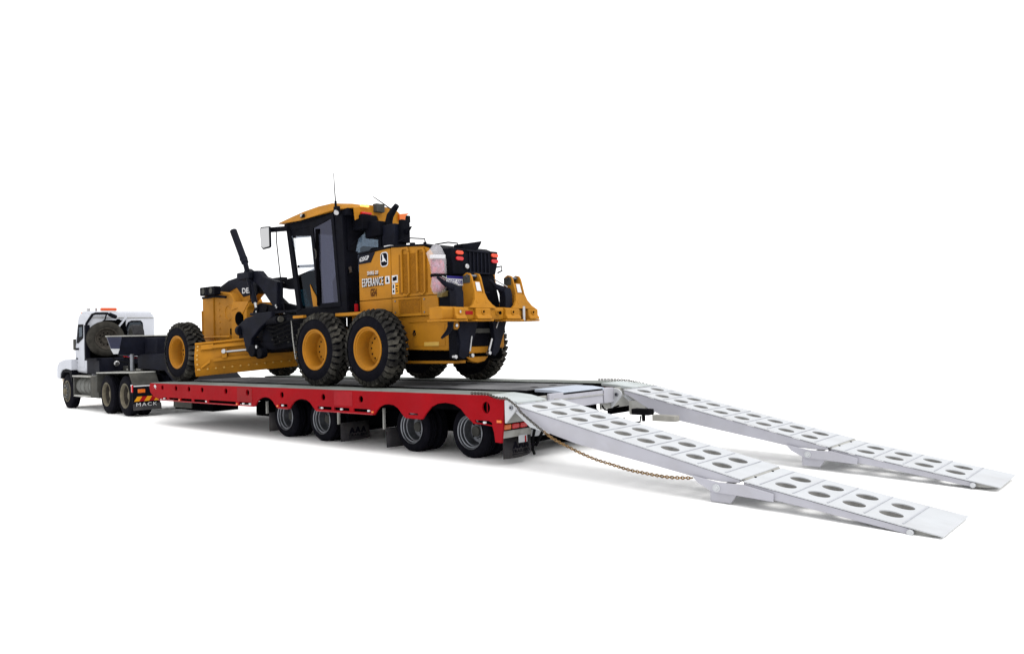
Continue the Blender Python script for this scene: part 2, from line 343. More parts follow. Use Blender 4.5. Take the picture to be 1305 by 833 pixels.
for x in (-6.75,-5.7,-4.6,-3.3,-2.05,-.85):
    MB().prism([(x-.05,-.70),(x+.05,-.70),(x+.12,-.06),(x-.12,-.06)],1,1.02,2.65).build('suspension_hanger', DARK, T)
# gooseneck
prof = [(-14.1,.36),(-14.1,.74),(-12.3,.74),(-11.3,.105),(-11.005,.105),(-11.005,-.24),(-11.7,-.22),(-12.6,.33)]
MB().prism(prof, 1, 1.15, 2.5).build('gooseneck', NAVY, T, .012)
xplate('headboard', [(.72,1.215),(3.25,1.19),(3.25,.66),(.62,.74)], -14.02, .04, NAVY, T)
xplate('headboard_wing', [(.33,1.222),(.705,1.212),(.645,.90),(.43,.905)], -13.99, .03, mat('blue_grey_lit_face', (0.028,.034,.07), .4, var=.2, scale=5), T)  # lighter blue-grey stands in for the gooseneck's lit inner face
xplate('sky_gap_panel', [(.43,.90),(.645,.895),(.60,.765),(.50,.765)], -13.985, .028, WHT, T)  # added white panel in place of an opening where sky shows through
MB().box(-14.05,-13.95,.33,3.25,1.205,1.235).build('headboard_cap', WHG, T, .004)
MB().prism([(1.25,.52),(3.2,.50),(3.2,1.08),(2.2,1.13),(1.25,1.16)],0,-13.9,-13.2).build('gooseneck_box', NAVY, T, .02)
MB().box(-10.72,-9.02,.5,1.1,-.5,-.12).build('landing_gear_box', DARK, T, .01)
MB().box(-10.74,-9.9,.47,.499,-.46,-.22).build('toolbox_panel', GREYP, T, .006)
MB().box(-14.85,-14.03,1.0,2.5,.70,.962).build('tyre_cradle', NAVY, T, .015)
MB().cyl((-13.6,.80,.33),(-13.6,.80,.75),.05,12).build('kingpin_ram', GALV, T)
# wheels: dual tyres on silver steel rims
def dual_wheel(name):
    R = .395
    prof = lambda y: [(.245,y+.02),(.29,y+.0),(.345,y+.012),(R-.02,y+.02),(R,y+.045),(R,y+.08),(R-.014,y+.082),(R-.014,y+.092),(R,y+.094),(R,y+.135),(R-.014,y+.137),(R-.014,y+.147),(R,y+.149),(R,y+.185),(R-.02,y+.21),(.345,y+.218),(.29,y+.23),(.245,y+.21)]
    b = MB().lathe(prof(0), 44, closed=True); b.lathe(prof(.255), 44, closed=True)
    w = b.build(name, RUB, T)
    rim = MB().lathe([(.252,.012),(.262,-.004),(.252,-.012),(.24,.0),(.238,.03),(.224,.036),(.220,.085),(.210,.09),(.196,.13),(.190,.20),(.18,.215),(.14,.222),(.13,.205),(.105,.203),(.105,.17),(.09,.15),(0,.148)],40)
    r = rim.build('rim', GALV, w)
    MB().lathe([(.085,.149),(.08,.12),(.06,.11),(.045,.115),(0,.118)],20).build('hub_cap', GREYP, w)
    nb = MB()
    for i in range(10):
        a = 2*math.pi*(i+.5)/10; nb.cyl((.118*math.cos(a),.205,.118*math.sin(a)),(.118*math.cos(a),.18,.118*math.sin(a)),.012,6)
    nb.build('wheel_nuts', GALV, w)
    hb = MB()
    for i in range(5):
        a = 2*math.pi*i/5+.3; hb.lathe([(0,0),(.024,0)],12,c=(0,0,0)); 
        for q in range(len(hb.v)-24, len(hb.v)):
            v = hb.v[q]; hb.v[q] = (v[0]+.16*math.cos(a), v[1]+.2155, v[2]+.16*math.sin(a))
    hb.build('hand_holes', DARK, w)
    return w
wx = [(-6.28,-.478),(-5.11,-.485),(-2.68,-.495),(-1.37,-.494)]
w0 = dual_wheel('trailer_wheel')
wheels = [w0] + [copy_tree(w0, T) for _ in range(7)]
for i, (x, z) in enumerate(wx):
    for sd_, w in ((0, wheels[2*i]), (1, wheels[2*i+1])):
        w.matrix_parent_inverse = Matrix.Translation(-T.location)
        w.location = (x, .5 if sd_ == 0 else 3.17, z); w.rotation_euler = (0, random.uniform(0,6), math.pi*sd_)
for x, z in wx: MB().cyl((x,.9,z),(x,2.8,z),.075,12).build('axle', DARK, T)
MB().box(-6.75,-.95,.52,.98,-.06,-.03).build('wheel_well_lining', DARK, T)
# mudflaps
def mudflap(x, y0, y1, z0, z1, lettered, curl=.07):
    b = MB(); n = 8
    for i in range(n+1):
        t = i/n; y = y0+(y1-y0)*t
        for zz in (z1, (z0+z1)/2, z0):
            dx = curl*math.sin(math.pi*min(1,t*1.05))**.7*(1 if zz < z1-.01 else .35)
            b.v.append((x+dx, y, zz+(0 if zz > z0 else .02*t*t)))
    for i in range(n):
        for j in range(2): b.f.append([i*3+j, i*3+j+1, (i+1)*3+j+1, (i+1)*3+j]); b.m.append(0); b.sm.append(True)
    o = b.build('mudflap', FLAP, T); s = o.modifiers.new('solid','SOLIDIFY'); s.thickness = .012
    if lettered:
        w = (y1-y0)
        for k in range(3):   # three solid A marks over the maker's name
            yc = y0+w*(.30+.2*k); xx = x+curl+.016
            xplate('flap_letter', [(yc-.062,z0+.135),(yc-.02,z0+.135),(yc-.012,z0+.155),(yc+.012,z0+.155),(yc+.02,z0+.135),(yc+.062,z0+.135),(yc+.012,z0+.235),(yc-.012,z0+.235)], xx-.006, .005, LETB, T)
        text('flap_lettering', 'TRAILERS', (x+curl+.008, y0+w*.17, z0+.075), (0,1,0), (0,0,1), w*.66, LETB, T, .006, .045, bold=.02)
        MB().box(x+curl+.0,x+curl+.012,y0+w*.2,y0+w*.8,z0+.05,z0+.058).build('flap_underline', LETB, T)
    return o
mudflap(-6.76, .45, 1.02, -.78, -.42, False)
MB().box(-6.84,-6.80,.43,.47,-.44,-.2).build('flap_stay', WHG, T, .003)
mudflap(-4.42, .40, 1.02, -.825, -.50, True)
MB().box(-4.54,-4.50,.42,.46,-.53,-.2).build('flap_stay', WHG, T, .003)
mudflap(-3.25, .45, 1.0, -.85, -.53, False)
MB().box(-3.30,-3.27,.42,.46,-.55,-.2).build('flap_stay', WHG, T, .003)
mudflap(-.50, .27, .86, -.80, -.50, True)
mudflap(-.50, 2.80, 3.39, -.80, -.50, False)
# tail: beam, hinge plates, lamps, bumper
MB().box(-.25,-.2,.98,2.33,-.165,.075).build('rear_beam', WHB, T, .008)
MB().box(-.205,-.185,.98,2.33,-.03,-.018).build('beam_weld_line', WHG, T)
MB().box(-.32,-.19,2.35,2.62,-.17,.068).build('hinge_box', WHB, T, .01)
MB().box(-.32,-.25,2.325,2.355,-.17,.075).build('beam_gap', DARK, T)
for y, t in ((.058,.025),(2.618,.03)):
    pts = [(-.26,.05),(-.20,.06),(-.12,.045),(-.06,.005),(-.045,-.045),(-.075,-.095),(-.24,-.26),(-.26,-.26)]
    vplate('hinge_plate', pts, y, t, WHT, T, (), .004)
    MB().cyl((-.135,y-.022,-.045),(-.135,y,-.045),.032,14).build('hinge_pin', GALV, T, .004)
    MB().cyl((-.135,y-.03,-.045),(-.135,y-.022,-.045),.012,10).build('pin_bolt', BLK, T)
for a, b in ((.10,1.0),(2.36,3.5)): MB().box(-.30,-.262,a,b,-.27,.05).build('hinge_support', WHG, T, .006)
MB().box(-.42,-.36,.11,.95,-.385,-.275).build('lamp_housing', DARK, T, .006)
for y0, mm in ((.13,ORL),(.305,REDL),(.48,REDL)):
    MB().box(-.362,-.335,y0,y0+.15,-.368,-.295).build('tail_lamp', mm, T, .012)
MB().box(-.42,-.36,2.75,3.55,-.385,-.275).build('lamp_housing', DARK, T, .006)
MB().box(-.40,-.345,.11,.72,-.485,-.385).build('rear_bumper', WHG, T, .008)
MB().box(-.42,-.36,.78,1.55,-.53,-.43).build('rear_bumper', WHT, T, .008)
xplate('id_plate', rect(.42,-.575,.60,-.47), -.335, .008, WHT, T)
xplate('id_plate_stripe', rect(.545,-.575,.575,-.485), -.326, .004, CHR, T)
for pth in ([(-.3,.76,-.36),(-.28,.70,-.45),(-.28,.66,-.56),(-.3,.68,-.70),(-.32,.74,-.77)],[(-.3,.98,-.42),(-.29,.9,-.47),(-.3,.82,-.57),(-.34,.8,-.66)]):
    MB().tube(pth, .022, 8).build('air_hose', STRAP, T)
# far hinge underside: cable loop, jack and stowed leg
MB().tube([(-.22,2.32,-.20),(-.16,2.30,-.26),(-.06,2.30,-.27),(.02,2.3,-.22),(.10,2.32,-.19)], .014, 6).build('cable_loop', STRAP, T)
MB().tube([(-.25,2.2,-.25),(.0,2.0,-.30),(.3,1.95,-.37),(.42,2.1,-.42),(.5,2.28,-.42),(.50,2.3,-.33)], .013, 6).build('trailing_cable', STRAP, T)
MB().box(.06,.36,2.66,2.72,-.36,-.14).build('lift_lug', WHG, T, .006)
MB().box(.33,.64,2.30,2.46,-.32,-.23).cyl((.5,2.38,-.42),(.5,2.38,-.3),.03,8).build('ramp_latch', STRAP, T, .01)
MB().box(.66,1.05,2.36,2.50,-.405,-.315).build('ramp_leg', mat('dull_beige_leg', (.33,.32,.29), .7, var=.15), T, .008)

# ---- loading ramps
RW = 1.02
collar = None
def ramp(y, dz, label):
    A = .2146; A2 = .1651
    up = lambda x: -A*x+dz
    lo = lambda x: -.7282-A2*(x-3.3785)+dz
    def top_plate(nm, x0, x1, fz, cells, par, tip=None):
        hs = []
        for a, b in cells:
            for yy in (.30,.71): hs.append(circ((a+b)/2, yy, .112, 28))
        ol = rect(x0, 0, x1, RW) if tip is None else [(x0,0),(x1,0),(tip,.0),(tip,RW),(x0,RW)]
        return plate(nm, [ol]+hs, .006, lambda c: Vector((c.x, y+c.y, fz(c.x)-.006+c.z)), WHT, par)
    d, d2 = .3313, .3522
    cells = [(k*d, (k+1)*d) for k in range(9)]
    r = top_plate('loading_ramp', -.03, 3.185, up, cells, T); r['label'] = label
    for k in range(10):
        x = k*d; MB().bar((x,y+.045,up(x)+.004),(x,y+RW-.045,up(x)+.004),.015,.009).build('cleat', CLEAT, r, .003)
    side = [(-.02,up(-.02)-.020),(3.165,up(3.165)-.020),(3.165,up(3.165)-.05),(2.95,-.735+dz),(2.59,-.708+dz),(2.2,-.645+dz),(1.54,-.542+dz),(.98,-.452+dz),(.60,-.36+dz),(.44,-.295+dz),(.1,-.11+dz),(-.02,-.06+dz)]
    for yy in (y+.008, y+RW-.028): vplate('ramp_beam', side, yy, .02, WHB, r, (), .003)
    for yy in (y+.5,): vplate('ramp_rib', [(.05,up(.05)-.025),(3.1,up(3.1)-.025),(3.1,up(3.1)-.048),(1.0,up(1.0)-.07),(.3,up(.3)-.10)], yy+.005, .012, WHB, r)
    # lower folding section
    cells2 = [(3.3785+k*d2, 3.3785+(k+1)*d2) for k in range(4)]
    lw = top_plate('folding_section', 3.215, 4.99, lo, cells2, r, 5.14)
    for k in range(5):
        x = 3.3785+k*d2; MB().bar((x,y+.045,lo(x)+.004),(x,y+RW-.045,lo(x)+.004),.015,.009).build('cleat', CLEAT, r, .003)
    s2 = [(3.21,lo(3.21)-.020),(4.88,lo(4.88)-.020),(4.84,lo(4.84)-.075),(4.44,lo(4.44)-.085),(3.99,lo(3.99)-.095),(3.55,lo(3.55)-.115),(3.21,lo(3.21)-.12)]
    for yy in (y+.008, y+RW-.028): vplate('folding_beam', s2, yy, .02, WHB, r, (), .003)
    MB().prism([(4.84,lo(4.84)-.014),(5.12,lo(5.12)-.012),(4.99,lo(4.99)-.055),(4.84,lo(4.84)-.08)],1,y+.05,y+RW-.05).build('tip_wedge', WHG, r)
    MB().cyl((4.86,y-.025,lo(4.86)-.05),(4.86,y+.03,lo(4.86)-.05),.03,12).build('tip_roller', WHT, r, .004)
    # added collars: grey walls hide the bright ground, open bottoms pass light
    global collar
    for cs, fz, sl in ((cells, up, A), (cells2, lo, A2)):
        for a, b in cs:
            for yy in (.30,.71):
                if collar is None:
                    m = MB().tube([(0,0,-.010),(0,0,-.072)], .1135, 24, cap=False); m.tube([(0,0,-.010),(0,0,-.072)], .119, 24, cap=False)
                    collar = m.build('added_hole_collar', SHEET, r, auto=False); o = collar
                else:
                    o = bpy.data.objects.new('added_hole_collar', collar.data); COL.objects.link(o); o.parent = r
                o.matrix_parent_inverse = r.matrix_parent_inverse.copy() if False else Matrix()
                x = (a+b)/2
                o.matrix_basis = Matrix.Translation((x, y+yy, fz(x))) @ Matrix.Rotation(math.atan(sl), 4, 'Y')
    # hinge knuckle between the sections
    MB().cyl((3.20,y+.05,-.708+dz),(3.20,y+RW-.05,-.708+dz),.02,10).build('fold_hinge', WHG, r)
    for q in (.27,.72): MB().box(3.19,3.235,y+RW*q-.01,y+RW*q+.01,-.712+dz,-.692+dz).build('hinge_tab', DARK, r)
    br = [(2.60,-.69),(2.92,-.742),(3.21,-.738),(3.55,-.80),(3.545,-.885),(3.12,-.862),(2.86,-.855),(2.68,-.77)]
    br = [(a, b+dz) for a, b in br]
    ft = [(2.815,-.845),(2.812,-.96),(3.055,-.965),(3.13,-.855)]; ft = [(a, max(b+dz, gz(a)+.004) if b < -.9 else b+dz) for a, b in ft]
    for yy, s_ in ((y-.022,1),(y+RW+.002,0)):
        vplate('hinge_bracket', br, yy, .02, WHB, r, (), .004)
        MB().cyl((2.905,yy-.012 if s_ else yy+.02,-.805+dz),(2.905,yy if s_ else yy+.034,-.805+dz),.045,18).cyl((2.905,yy-.03 if s_ else yy+.02,-.805+dz),(2.905,yy if s_ else yy+.05,-.805+dz),.026,6).build('pivot_bolt', WHT, r, .003)
        vplate('support_foot', ft, yy+.024 if s_ else yy-.034, .03, WHB, r, (), .008)
    MB().cyl((2.905,y,-.805+dz),(2.905,y+RW,-.805+dz),.022,10).build('pivot_shaft', WHG, r)
    # lifting arm between the hinge and the beam
    vplate('lift_arm', [(-.11,-.10+dz),(-.06,-.085+dz),(.25,-.26+dz),(.48,-.315+dz),(.46,-.36+dz),(.16,-.30+dz)], y+.09, .03, WHT, r, (), .005)
    # hinge eyes at the top
    for yy in (.10,.47,.62,.90):
        MB().box(-.06,.0,y+yy,y+yy+.05,-.02+dz,.016+dz).build('hinge_eye', WHG, r, .004)
    return r
ramp(0.0, 0.0, 'nearer of the two white loading ramps, beside the rusty chain')
ramp(2.648, .031, 'farther of the two white loading ramps, beyond the empty gap')

# ---- safety chains
def chain(name, path, label, m, group):
    P = [Vector(p) for p in path]; L = [0]
    for a, b in zip(P, P[1:]): L.append(L[-1]+(b-a).length)
    def at(s):
        for i in range(len(P)-1):
            if s <= L[i+1] or i == len(P)-2:
                t = (s-L[i])/(L[i+1]-L[i]); return P[i].lerp(P[i+1], t), (P[i+1]-P[i]).normalized()
    b = MB(); s = 0; i = 0
    while s < L[-1]:
        p, d = at(s); sd_ = d.cross(Vector((0,0,1))).normalized(); up = sd_.cross(d)
        w = sd_ if i % 2 else up
        b.torus(p,     .0148, .0074, d, w, 10, 5, 0 if s > L[-1]*.42 else 1, 1.5); s += .033; i += 1
    o = b.build(name, m, None, auto=False); o['label'] = label; o['category'] = 'chain'; o['group'] = group
    return o
def smooth_path(P, n=4):
    P = [Vector(p) for p in P]; o = []
    for i in range(len(P)-1):
        p0, p1, p2, p3 = P[max(i-1,0)], P[i], P[i+1], P[min(i+2,len(P)-1)]
        for k in range(n):
            t = k/n; o.append(.5*((2*p1)+(p2-p0)*t+(2*p0-5*p1+4*p2-p3)*t*t+(3*p1-p0-3*p2+p3)*t**3))
    return o+[P[-1]]
cp = [(-.92,.105,.13),(-.75,.10,.13),(-.60,.09,.125),(-.45,.07,.09),(-.30,.045,.078),(-.18,.0,.085),(-.05,-.04,.045),(.06,-.045,-.02),(.12,-.045,-.085),(.28,-.045,-.19),(.48,-.045,-.31),(.67,-.045,-.41),(.86,-.045,-.48),(1.10,-.045,-.56),(1.33,-.045,-.62),(1.56,-.045,-.66),(1.78,-.045,-.70),(2.0,-.045,-.72),(2.21,-.045,-.735),(2.41,-.045,-.735),(2.60,-.03,-.722)]
chain('safety_chain', smooth_path(cp), 'rusty safety chain sagging along the nearer white ramp', [RUST, CHGREY], 'ramp safety chains')
fcp = [(-1.15,3.585,.125),(-.8,3.6,.125),(-.55,3.64,.11),(-.3,3.69,.055),(-.1,3.705,.02),(.12,3.705,-.02),(.5,3.705,-.16),(1.0,3.705,-.36),(1.6,3.705,-.52),(2.2,3.705,-.64),(2.6,3.69,-.67)]
chain('safety_chain', smooth_path(fcp), 'dark safety chain lying over the tail at the farther white ramp', [RUST, CHGREY], 'ramp safety chains')

# ================================================================== GRADER
G = root('motor_grader', (-7.0, 1.83, D), 'large yellow and black motor grader with ripper parked on the trailer deck', 'grader')
YC = 1.834
def mirror_y(y): return 2*YC-y
# ---- wheels
def grader_wheel(name, R=.675, Wd=.40):
    b = MB()
    prof = [(.365,.03),(.39,.008),(.46,-.004),(.55,.012),(R-.085,.03),(R-.056,.055),(R-.05,.11),(R-.046,.2),(R-.05,.29),(R-.056,Wd-.055),(R-.085,Wd-.03),(.55,Wd-.012),(.46,Wd+.004),(.39,Wd-.008),(.365,Wd-.03)]
    b.lathe(prof, 56, closed=True)
    N = 33
    rows = [(.048,.135,.0,.30),(.150,.24,.35,.16),(.252,.345,.0,-.16),(.30,.38,.0,0)]
    for i in range(N):
        for r_, (yc, wid, ph, sk) in enumerate(((.075,.125,.0,.035),(.155,.085,.5,.03),(.245,.085,.0,.03),(.325,.125,.5,.035))):
            a = 2*math.pi*(i+ph)/N
            ca, sa = math.cos(a), math.sin(a)
            er = Vector((ca,0,sa)); et = Vector((-sa,0,ca)); ey = Vector((0,1,0))
            outer = r_ in (0,3)
            rr = R-.026 if not outer else R-.034
            hs = 2*math.pi*R/N*.36
            tl = .5 if r_ in (0,1) else -.5
            ax = (et + ey*tl).normalized()*hs; ay = (ey*wid/2)
            s_ = 1 if r_ == 0 else -1
            ar = er*.027
            c = er*rr + ey*yc
            if outer: ay = (ey*.85 + er*(.38 if r_ == 0 else -.38)).normalized()*wid/2
            b.obox(c, ax*(.88 if outer else .80), ay*.90, ar, 1)
        # shoulder lugs running down the sidewall
        for yy, s_ in ((.022,1),(Wd-.022,-1)):
            a = 2*math.pi*(i+(.0 if s_ > 0 else .5))/N; er = Vector((math.cos(a),0,math.sin(a))); et = Vector((-math.sin(a),0,math.cos(a)))
            b.obox(er*(R-.068)+Vector((0,yy,0)), et*.044, Vector((0,.012,0))+er*.012*s_, er*.034-Vector((0,.010,0))*(-s_), 1)
    w = b.build(name, [RUB, TREAD], G, auto=True)
    rim = MB().lathe([(.355,.035),(.378,.018),(.378,.004),(.362,-.002),(.345,.006),(.340,.022),(.318,.026),(.312,.045),(.300,.07),(.285,.20),(.283,.265),(.255,.275),(.13,.275),(.125,.262),(.0,.262)],48).build('rim', YRIM, w)
    nb = MB()
    for i in range(12):
        a = 2*math.pi*(i+.4)/12; nb.cyl((.195*math.cos(a),.277,.195*math.sin(a)),(.195*math.cos(a),.248,.195*math.sin(a)),.017,6)
    nb.build('wheel_nuts', BLK, w)
    return w
gw = grader_wheel('grader_wheel')
spots = [(-3.82,0),(-5.36,0),(-10.69,0),(-3.82,1),(-5.36,1),(-10.69,1)]
gws = [gw]+[copy_tree(gw, G) for _ in spots[1:]]
for w, (x, far) in zip(gws, spots):
    w.matrix_parent_inverse = Matrix.Translation(-G.location)
    w.location = (x, .543 if not far else 3.48, D+.672); w.rotation_euler = (0, random.uniform(0,6), math.pi*far)
for s_ in (0,1):
    f = (lambda y: y) if not s_ else mirror_y
    b = MB().prism([(-5.75,.68),(-5.55,.60),(-3.65,.60),(-3.40,.72),(-3.45,.98),(-4.2,1.06),(-5.0,1.06),(-5.7,.98)],1,f(.965),f(1.12)); b.build('tandem_case', YEL, G, .02)
    for x in (-3.82,-5.36): MB().cyl((x,f(.80-.36*s_),.78),(x,f(1.0),.78),.2,20).build('wheel_hub', YEL, G)
    MB().box(-5.05,-4.15,f(.80),f(1.12),1.38,1.44).build('fender_step', YEL, G, .008)
MB().cyl((-4.6,1.1,.8),(-4.6,2.57,.8),.17,18).build('rear_axle', BLK, G)
MB().cyl((-10.69,.83,.78),(-10.69,3.20,.78),.10,14).build('front_axle', YEL, G)
MB().box(-10.86,-10.52,1.1,2.57,.72,.98).build('axle_beam', YEL, G, .02)
MB().box(-5.3,-4.0,1.25,2.45,.98,1.47).build('transmission_housing', DARK, G, .02)
MB().box(-5.0,-4.4,1.14,1.25,1.30,1.42).build('frame_bracket', YEL, G, .01)
# ---- engine hood
hy0, hy1 = 1.10, 2.57
front = [(-4.69,1.47),(-4.69,2.26),(-4.30,2.27),(-4.16,2.47),(-3.80,2.555),(-3.80,1.43),(-4.2,1.44)]
vplate('hood_side_panel', [(-4.70,1.655),(-4.70,2.495),(-3.805,2.543),(-3.805,1.66)], hy0, .03, YEL, G, (), .008)
vplate('hood_side_panel', [(-4.70,1.46),(-4.70,1.64),(-3.805,1.645),(-3.805,1.42)], hy0, .03, YEL, G, (), .008)
vplate('engine_door', [(-3.79,1.665),(-3.79,2.55),(-2.95,2.50),(-2.80,2.45),(-2.69,2.30),(-2.64,2.05),(-2.63,1.665)], hy0, .03, YEL, G, (), .008)
vplate('engine_door', [(-3.79,1.325),(-3.79,1.65),(-2.625,1.65),(-2.60,1.325)], hy0, .03, YEL, G, (), .008)
# body behind the panels
MB().prism([(-4.69,1.40),(-4.69,2.48),(-3.8,2.53),(-2.9,2.48),(-2.66,2.2),(-2.58,1.30)],1,hy0+.035,hy1-.001).build('engine_hood', YEL, G, .02)
slp = [(-4.72,2.50),(-3.80,2.55),(-2.86,2.495),(-2.62,2.39),(-2.62,2.43),(-2.86,2.53),(-3.80,2.585),(-4.72,2.54)]
MB().prism(slp,1,hy0-.015,hy1+.015).build('hood_top', BLK, G, .012)
vplate('model_panel', [(-4.705,2.492),(-4.705,2.325),(-4.35,2.335),(-4.22,2.515)], hy0-.008, .008, NAVY, G)
n1 = Vector((1,0,.06)); up_ = (0,0,1)
text('model_lettering', '620GP', (-4.66,hy0-.009,2.365), (1,0,.10), (0,0,1), .27, LET, G, .004, .08, bold=.012)
# leaping deer badge
vplate('badge', [(-4.075+.205*a, 2.225+.265*b) for a, b in ((.0,.2),(.1,.06),(.3,.0),(.7,.01),(.9,.07),(1,.2),(1,.8),(.9,.95),(.7,1),(.3,.99),(.1,.93),(0,.8))], hy0-.006, .006, LET, G)
vplate('badge_field', [(-4.075+.205*a, 2.225+.265*b) for a, b in ((.09,.22),(.16,.12),(.32,.07),(.68,.08),(.84,.13),(.91,.22),(.91,.78),(.84,.88),(.68,.93),(.32,.92),(.16,.87),(.09,.78))], hy0-.010, .004, LETB, G)
vplate('badge_deer', [(-4.075+.205*a, 2.225+.265*b) for a, b in ((.12,.34),(.30,.44),(.33,.60),(.26,.80),(.36,.86),(.44,.76),(.50,.60),(.64,.52),(.72,.42),(.88,.30),(.78,.30),(.66,.36),(.55,.38),(.40,.34),(.28,.36))], hy0-.014, .004, LET, G)
text('owner_lettering', 'SHIRE OF', (-4.45,hy0-.006,2.112), (1,0,-.02), (0,0,1), .31, LET, G, .004, .068, bold=.01, space=1.12)
MB().box(-4.455,-4.135,hy0-.0045,hy0-.0015,2.092,2.108).build('lettering_shadow', LETB, G)
text('lettering_shadow', 'ESPERANCE', (-4.595,hy0-.004,1.892), (1,0,.01), (0,0,1), .605, LETB, G, .003, .15, bold=.03, space=1.12)
text('owner_lettering', 'ESPERANCE', (-4.60,hy0-.010,1.903), (1,0,.01), (0,0,1), .595, LET, G, .004, .15, bold=.006, space=1.16)
text('fleet_number', 'G54', (-4.375,hy0-.004,1.715), (1,0,-.01), (0,0,1), .175, LETR, G, .003, .145, bold=.035)
def decal(x0, z0, x1, z1, m, marks=()):
    o = vplate('decal', rect(x0,z0,x1,z1), hy0-.005, .005, m, G)
    for a, b, c, d in marks: vplate('decal_print', rect(x0+(x1-x0)*a, z0+(z1-z0)*b, x0+(x1-x0)*c, z0+(z1-z0)*d), hy0-.009, .004, LETB, o)
decal(-3.955,1.92,-3.84,2.055,LET,((.3,.2,.75,.5),(.35,.5,.6,.85)))
decal(-3.775,1.925,-3.62,2.055,LET,((.15,.25,.6,.75),(.5,.3,.85,.85)))
decal(-3.775,1.725,-3.70,1.91,LET,((.3,.55,.7,.9),(.3,.15,.75,.4)))
decal(-3.685,1.725,-3.60,1.91,CHY,((.2,.7,.8,.8),(.2,.4,.6,.55),(.2,.2,.8,.3)))
# screens, raised ribs
vplate('screen', rect(-3.58,1.71,-2.86,2.40), hy0-.006, .006, YMESH, G)
vplate('screen', rect(-3.57,1.375,-3.06,1.61), hy0-.006, .006, YMESH, G)
for x0, x1 in ((-3.49,-3.31),(-3.09,-2.91)):
    zt = 2.50 if x0 < -3.2 else 2.455
    MB().tube([(x0,hy0-.018,1.74),(x0,hy0-.018,zt-.05),(x0+.03,hy0-.02,zt),(x1-.03,hy0-.02,zt),(x1,hy0-.018,zt-.06)], .022, 8).build('door_rib', YEL, G)
for x0, x1 in ((-3.31,-3.31),(-2.91,-2.91)):
    MB().tube([(x0,hy0-.016,2.43),(x0,hy0-.018,1.72),(x0-.06,hy0-.016,1.685),(x0-.15,hy0-.016,1.70)], .02, 8).build('door_rib', YEL, G)
MB().tube([(-3.6,hy0-.01,1.36),(-3.6,hy0-.01,1.625),(-3.03,hy0-.01,1.625),(-3.03,hy0-.01,1.35)], .011, 6).build('screen_frame', YEL, G)
for x, z in ((-3.70,1.60),(-3.70,1.40),(-2.95,1.60),(-2.95,1.38)): MB().cyl((x,hy0-.012,z),(x,hy0,z),.014,8).build('door_bolt', GALV, G)
# lower rear tank
MB().prism([(-4.0,.98),(-4.0,1.335),(-2.52,1.318),(-2.43,1.22),(-2.43,.76),(-2.47,.72),(-3.45,.74)],1,1.15,2.52).build('rear_tank', YEL, G, .018)
vplate('tank_door', rect(-3.30,.80,-2.52,1.16), 1.142, .008, YEL, G, (), .004)
MB().box(-3.40,-2.44,1.13,1.15,1.215,1.235).build('tank_ledge', YEL, G, .006)
MB().box(-3.02,-2.66,1.128,1.15,.80,.87).build('tank_step', mat('worn_step_yellow', (0.62,.38,.06), .6, var=.1), G, .008)
MB().torus((-3.26,1.125,1.02),.03,.008,(1,0,0),(0,0,1)).box(-3.275,-3.245,1.12,1.145,1.03,1.08).build('tank_latch', BLK, G)
MB().box(-3.6,-2.4,1.25,2.42,.55,.74).build('rear_frame', DARK, G, .01)
MB().box(-3.9,-2.40,1.22,1.5,.50,.55).build('belly_plate', YEL, G, .01)
# tail with lamps
MB().prism([(1.22,2.43),(2.38,2.43),(2.36,2.20),(2.30,2.02),(1.25,1.98)],0,-2.66,-2.40).build('tail_housing', BLK, G, .02)
MB().prism([(1.25,1.34),(1.25,1.98),(2.30,2.02),(2.44,1.50),(2.44,1.34)],0,-2.66,-2.43).build('radiator_guard', BLK, G, .02)
for i in range(6):
    y = 1.63+.095*i; MB().box(-2.40,-2.378,y,y+.022,2.02,2.38).build('guard_bar', NAVY, G, .004)
for z in (2.40,2.03,1.70): MB().box(-2.40,-2.375,1.56,2.12,z-.012,z+.012).build('guard_bar', NAVY, G, .004)
for y in (1.40,2.27):
    for z, mm in ((2.355,REDO),(2.255,REDL)):
        b = MB(); yo = .088
        pts = [(y-yo+.03,z-.033),(y+yo-.03,z-.033),(y+yo,z-.012),(y+yo,z+.012),(y+yo-.03,z+.033),(y-yo+.03,z+.033),(y-yo,z+.012),(y-yo,z-.012)]
        b.prism(pts,0,-2.40,-2.37).build('tail_lamp', mm, G, .008)
MB().cyl((-2.40,1.56,2.13),(-2.36,1.56,2.13),.045,16).build('work_lamp', CHROME, G, .008)
MB().tube([(-2.42,2.36,2.16),(-2.40,2.46,2.18),(-2.40,2.47,2.10),(-2.42,2.38,2.06)], .014, 6).build('lamp_bracket', BLK, G)
MB().tube([(-2.62,1.03,2.44),(-2.6,1.06,2.49),(-2.55,1.30,2.535),(-2.55,1.52,2.535),(-2.55,1.52,2.43)], .012, 6).build('hand_rail', BLK, G)
MB().tube([(-3.72,1.2,2.58),(-3.70,1.2,2.66),(-3.42,1.2,2.69),(-3.02,1.2,2.635),(-2.98,1.2,2.50)], .012, 6).build('hand_rail', BLK, G)
MB().prism([(1.60,2.42),(1.60,2.53),(1.75,2.55),(2.08,2.61),(2.05,2.55),(1.97,2.45)],0,-2.72,-2.50).build('exhaust_cowl', BLK, G, .01)
for x, z, q in ((-3.44,2.57,.05),(-3.12,2.55,.03)): MB().cyl((x,1.3,z),(x,1.3,z+.045),q,12).build('filler_cap', BLK, G)
xplate('number_plate', rect(1.00,1.795,1.385,1.945), -2.305, .008, LET, G)
xplate('plate_band', rect(1.00,1.902,1.385,1.945), -2.296, .003, PLB, G)
text('plate_lettering', '1GBT·508', (-2.296,1.02,1.812), (0,1,0), (0,0,1), .34, PLB, G, .003, .075, bold=.015)
MB().box(-2.42,-2.31,1.02,1.36,1.83,1.87).build('plate_bracket', BLK, G)
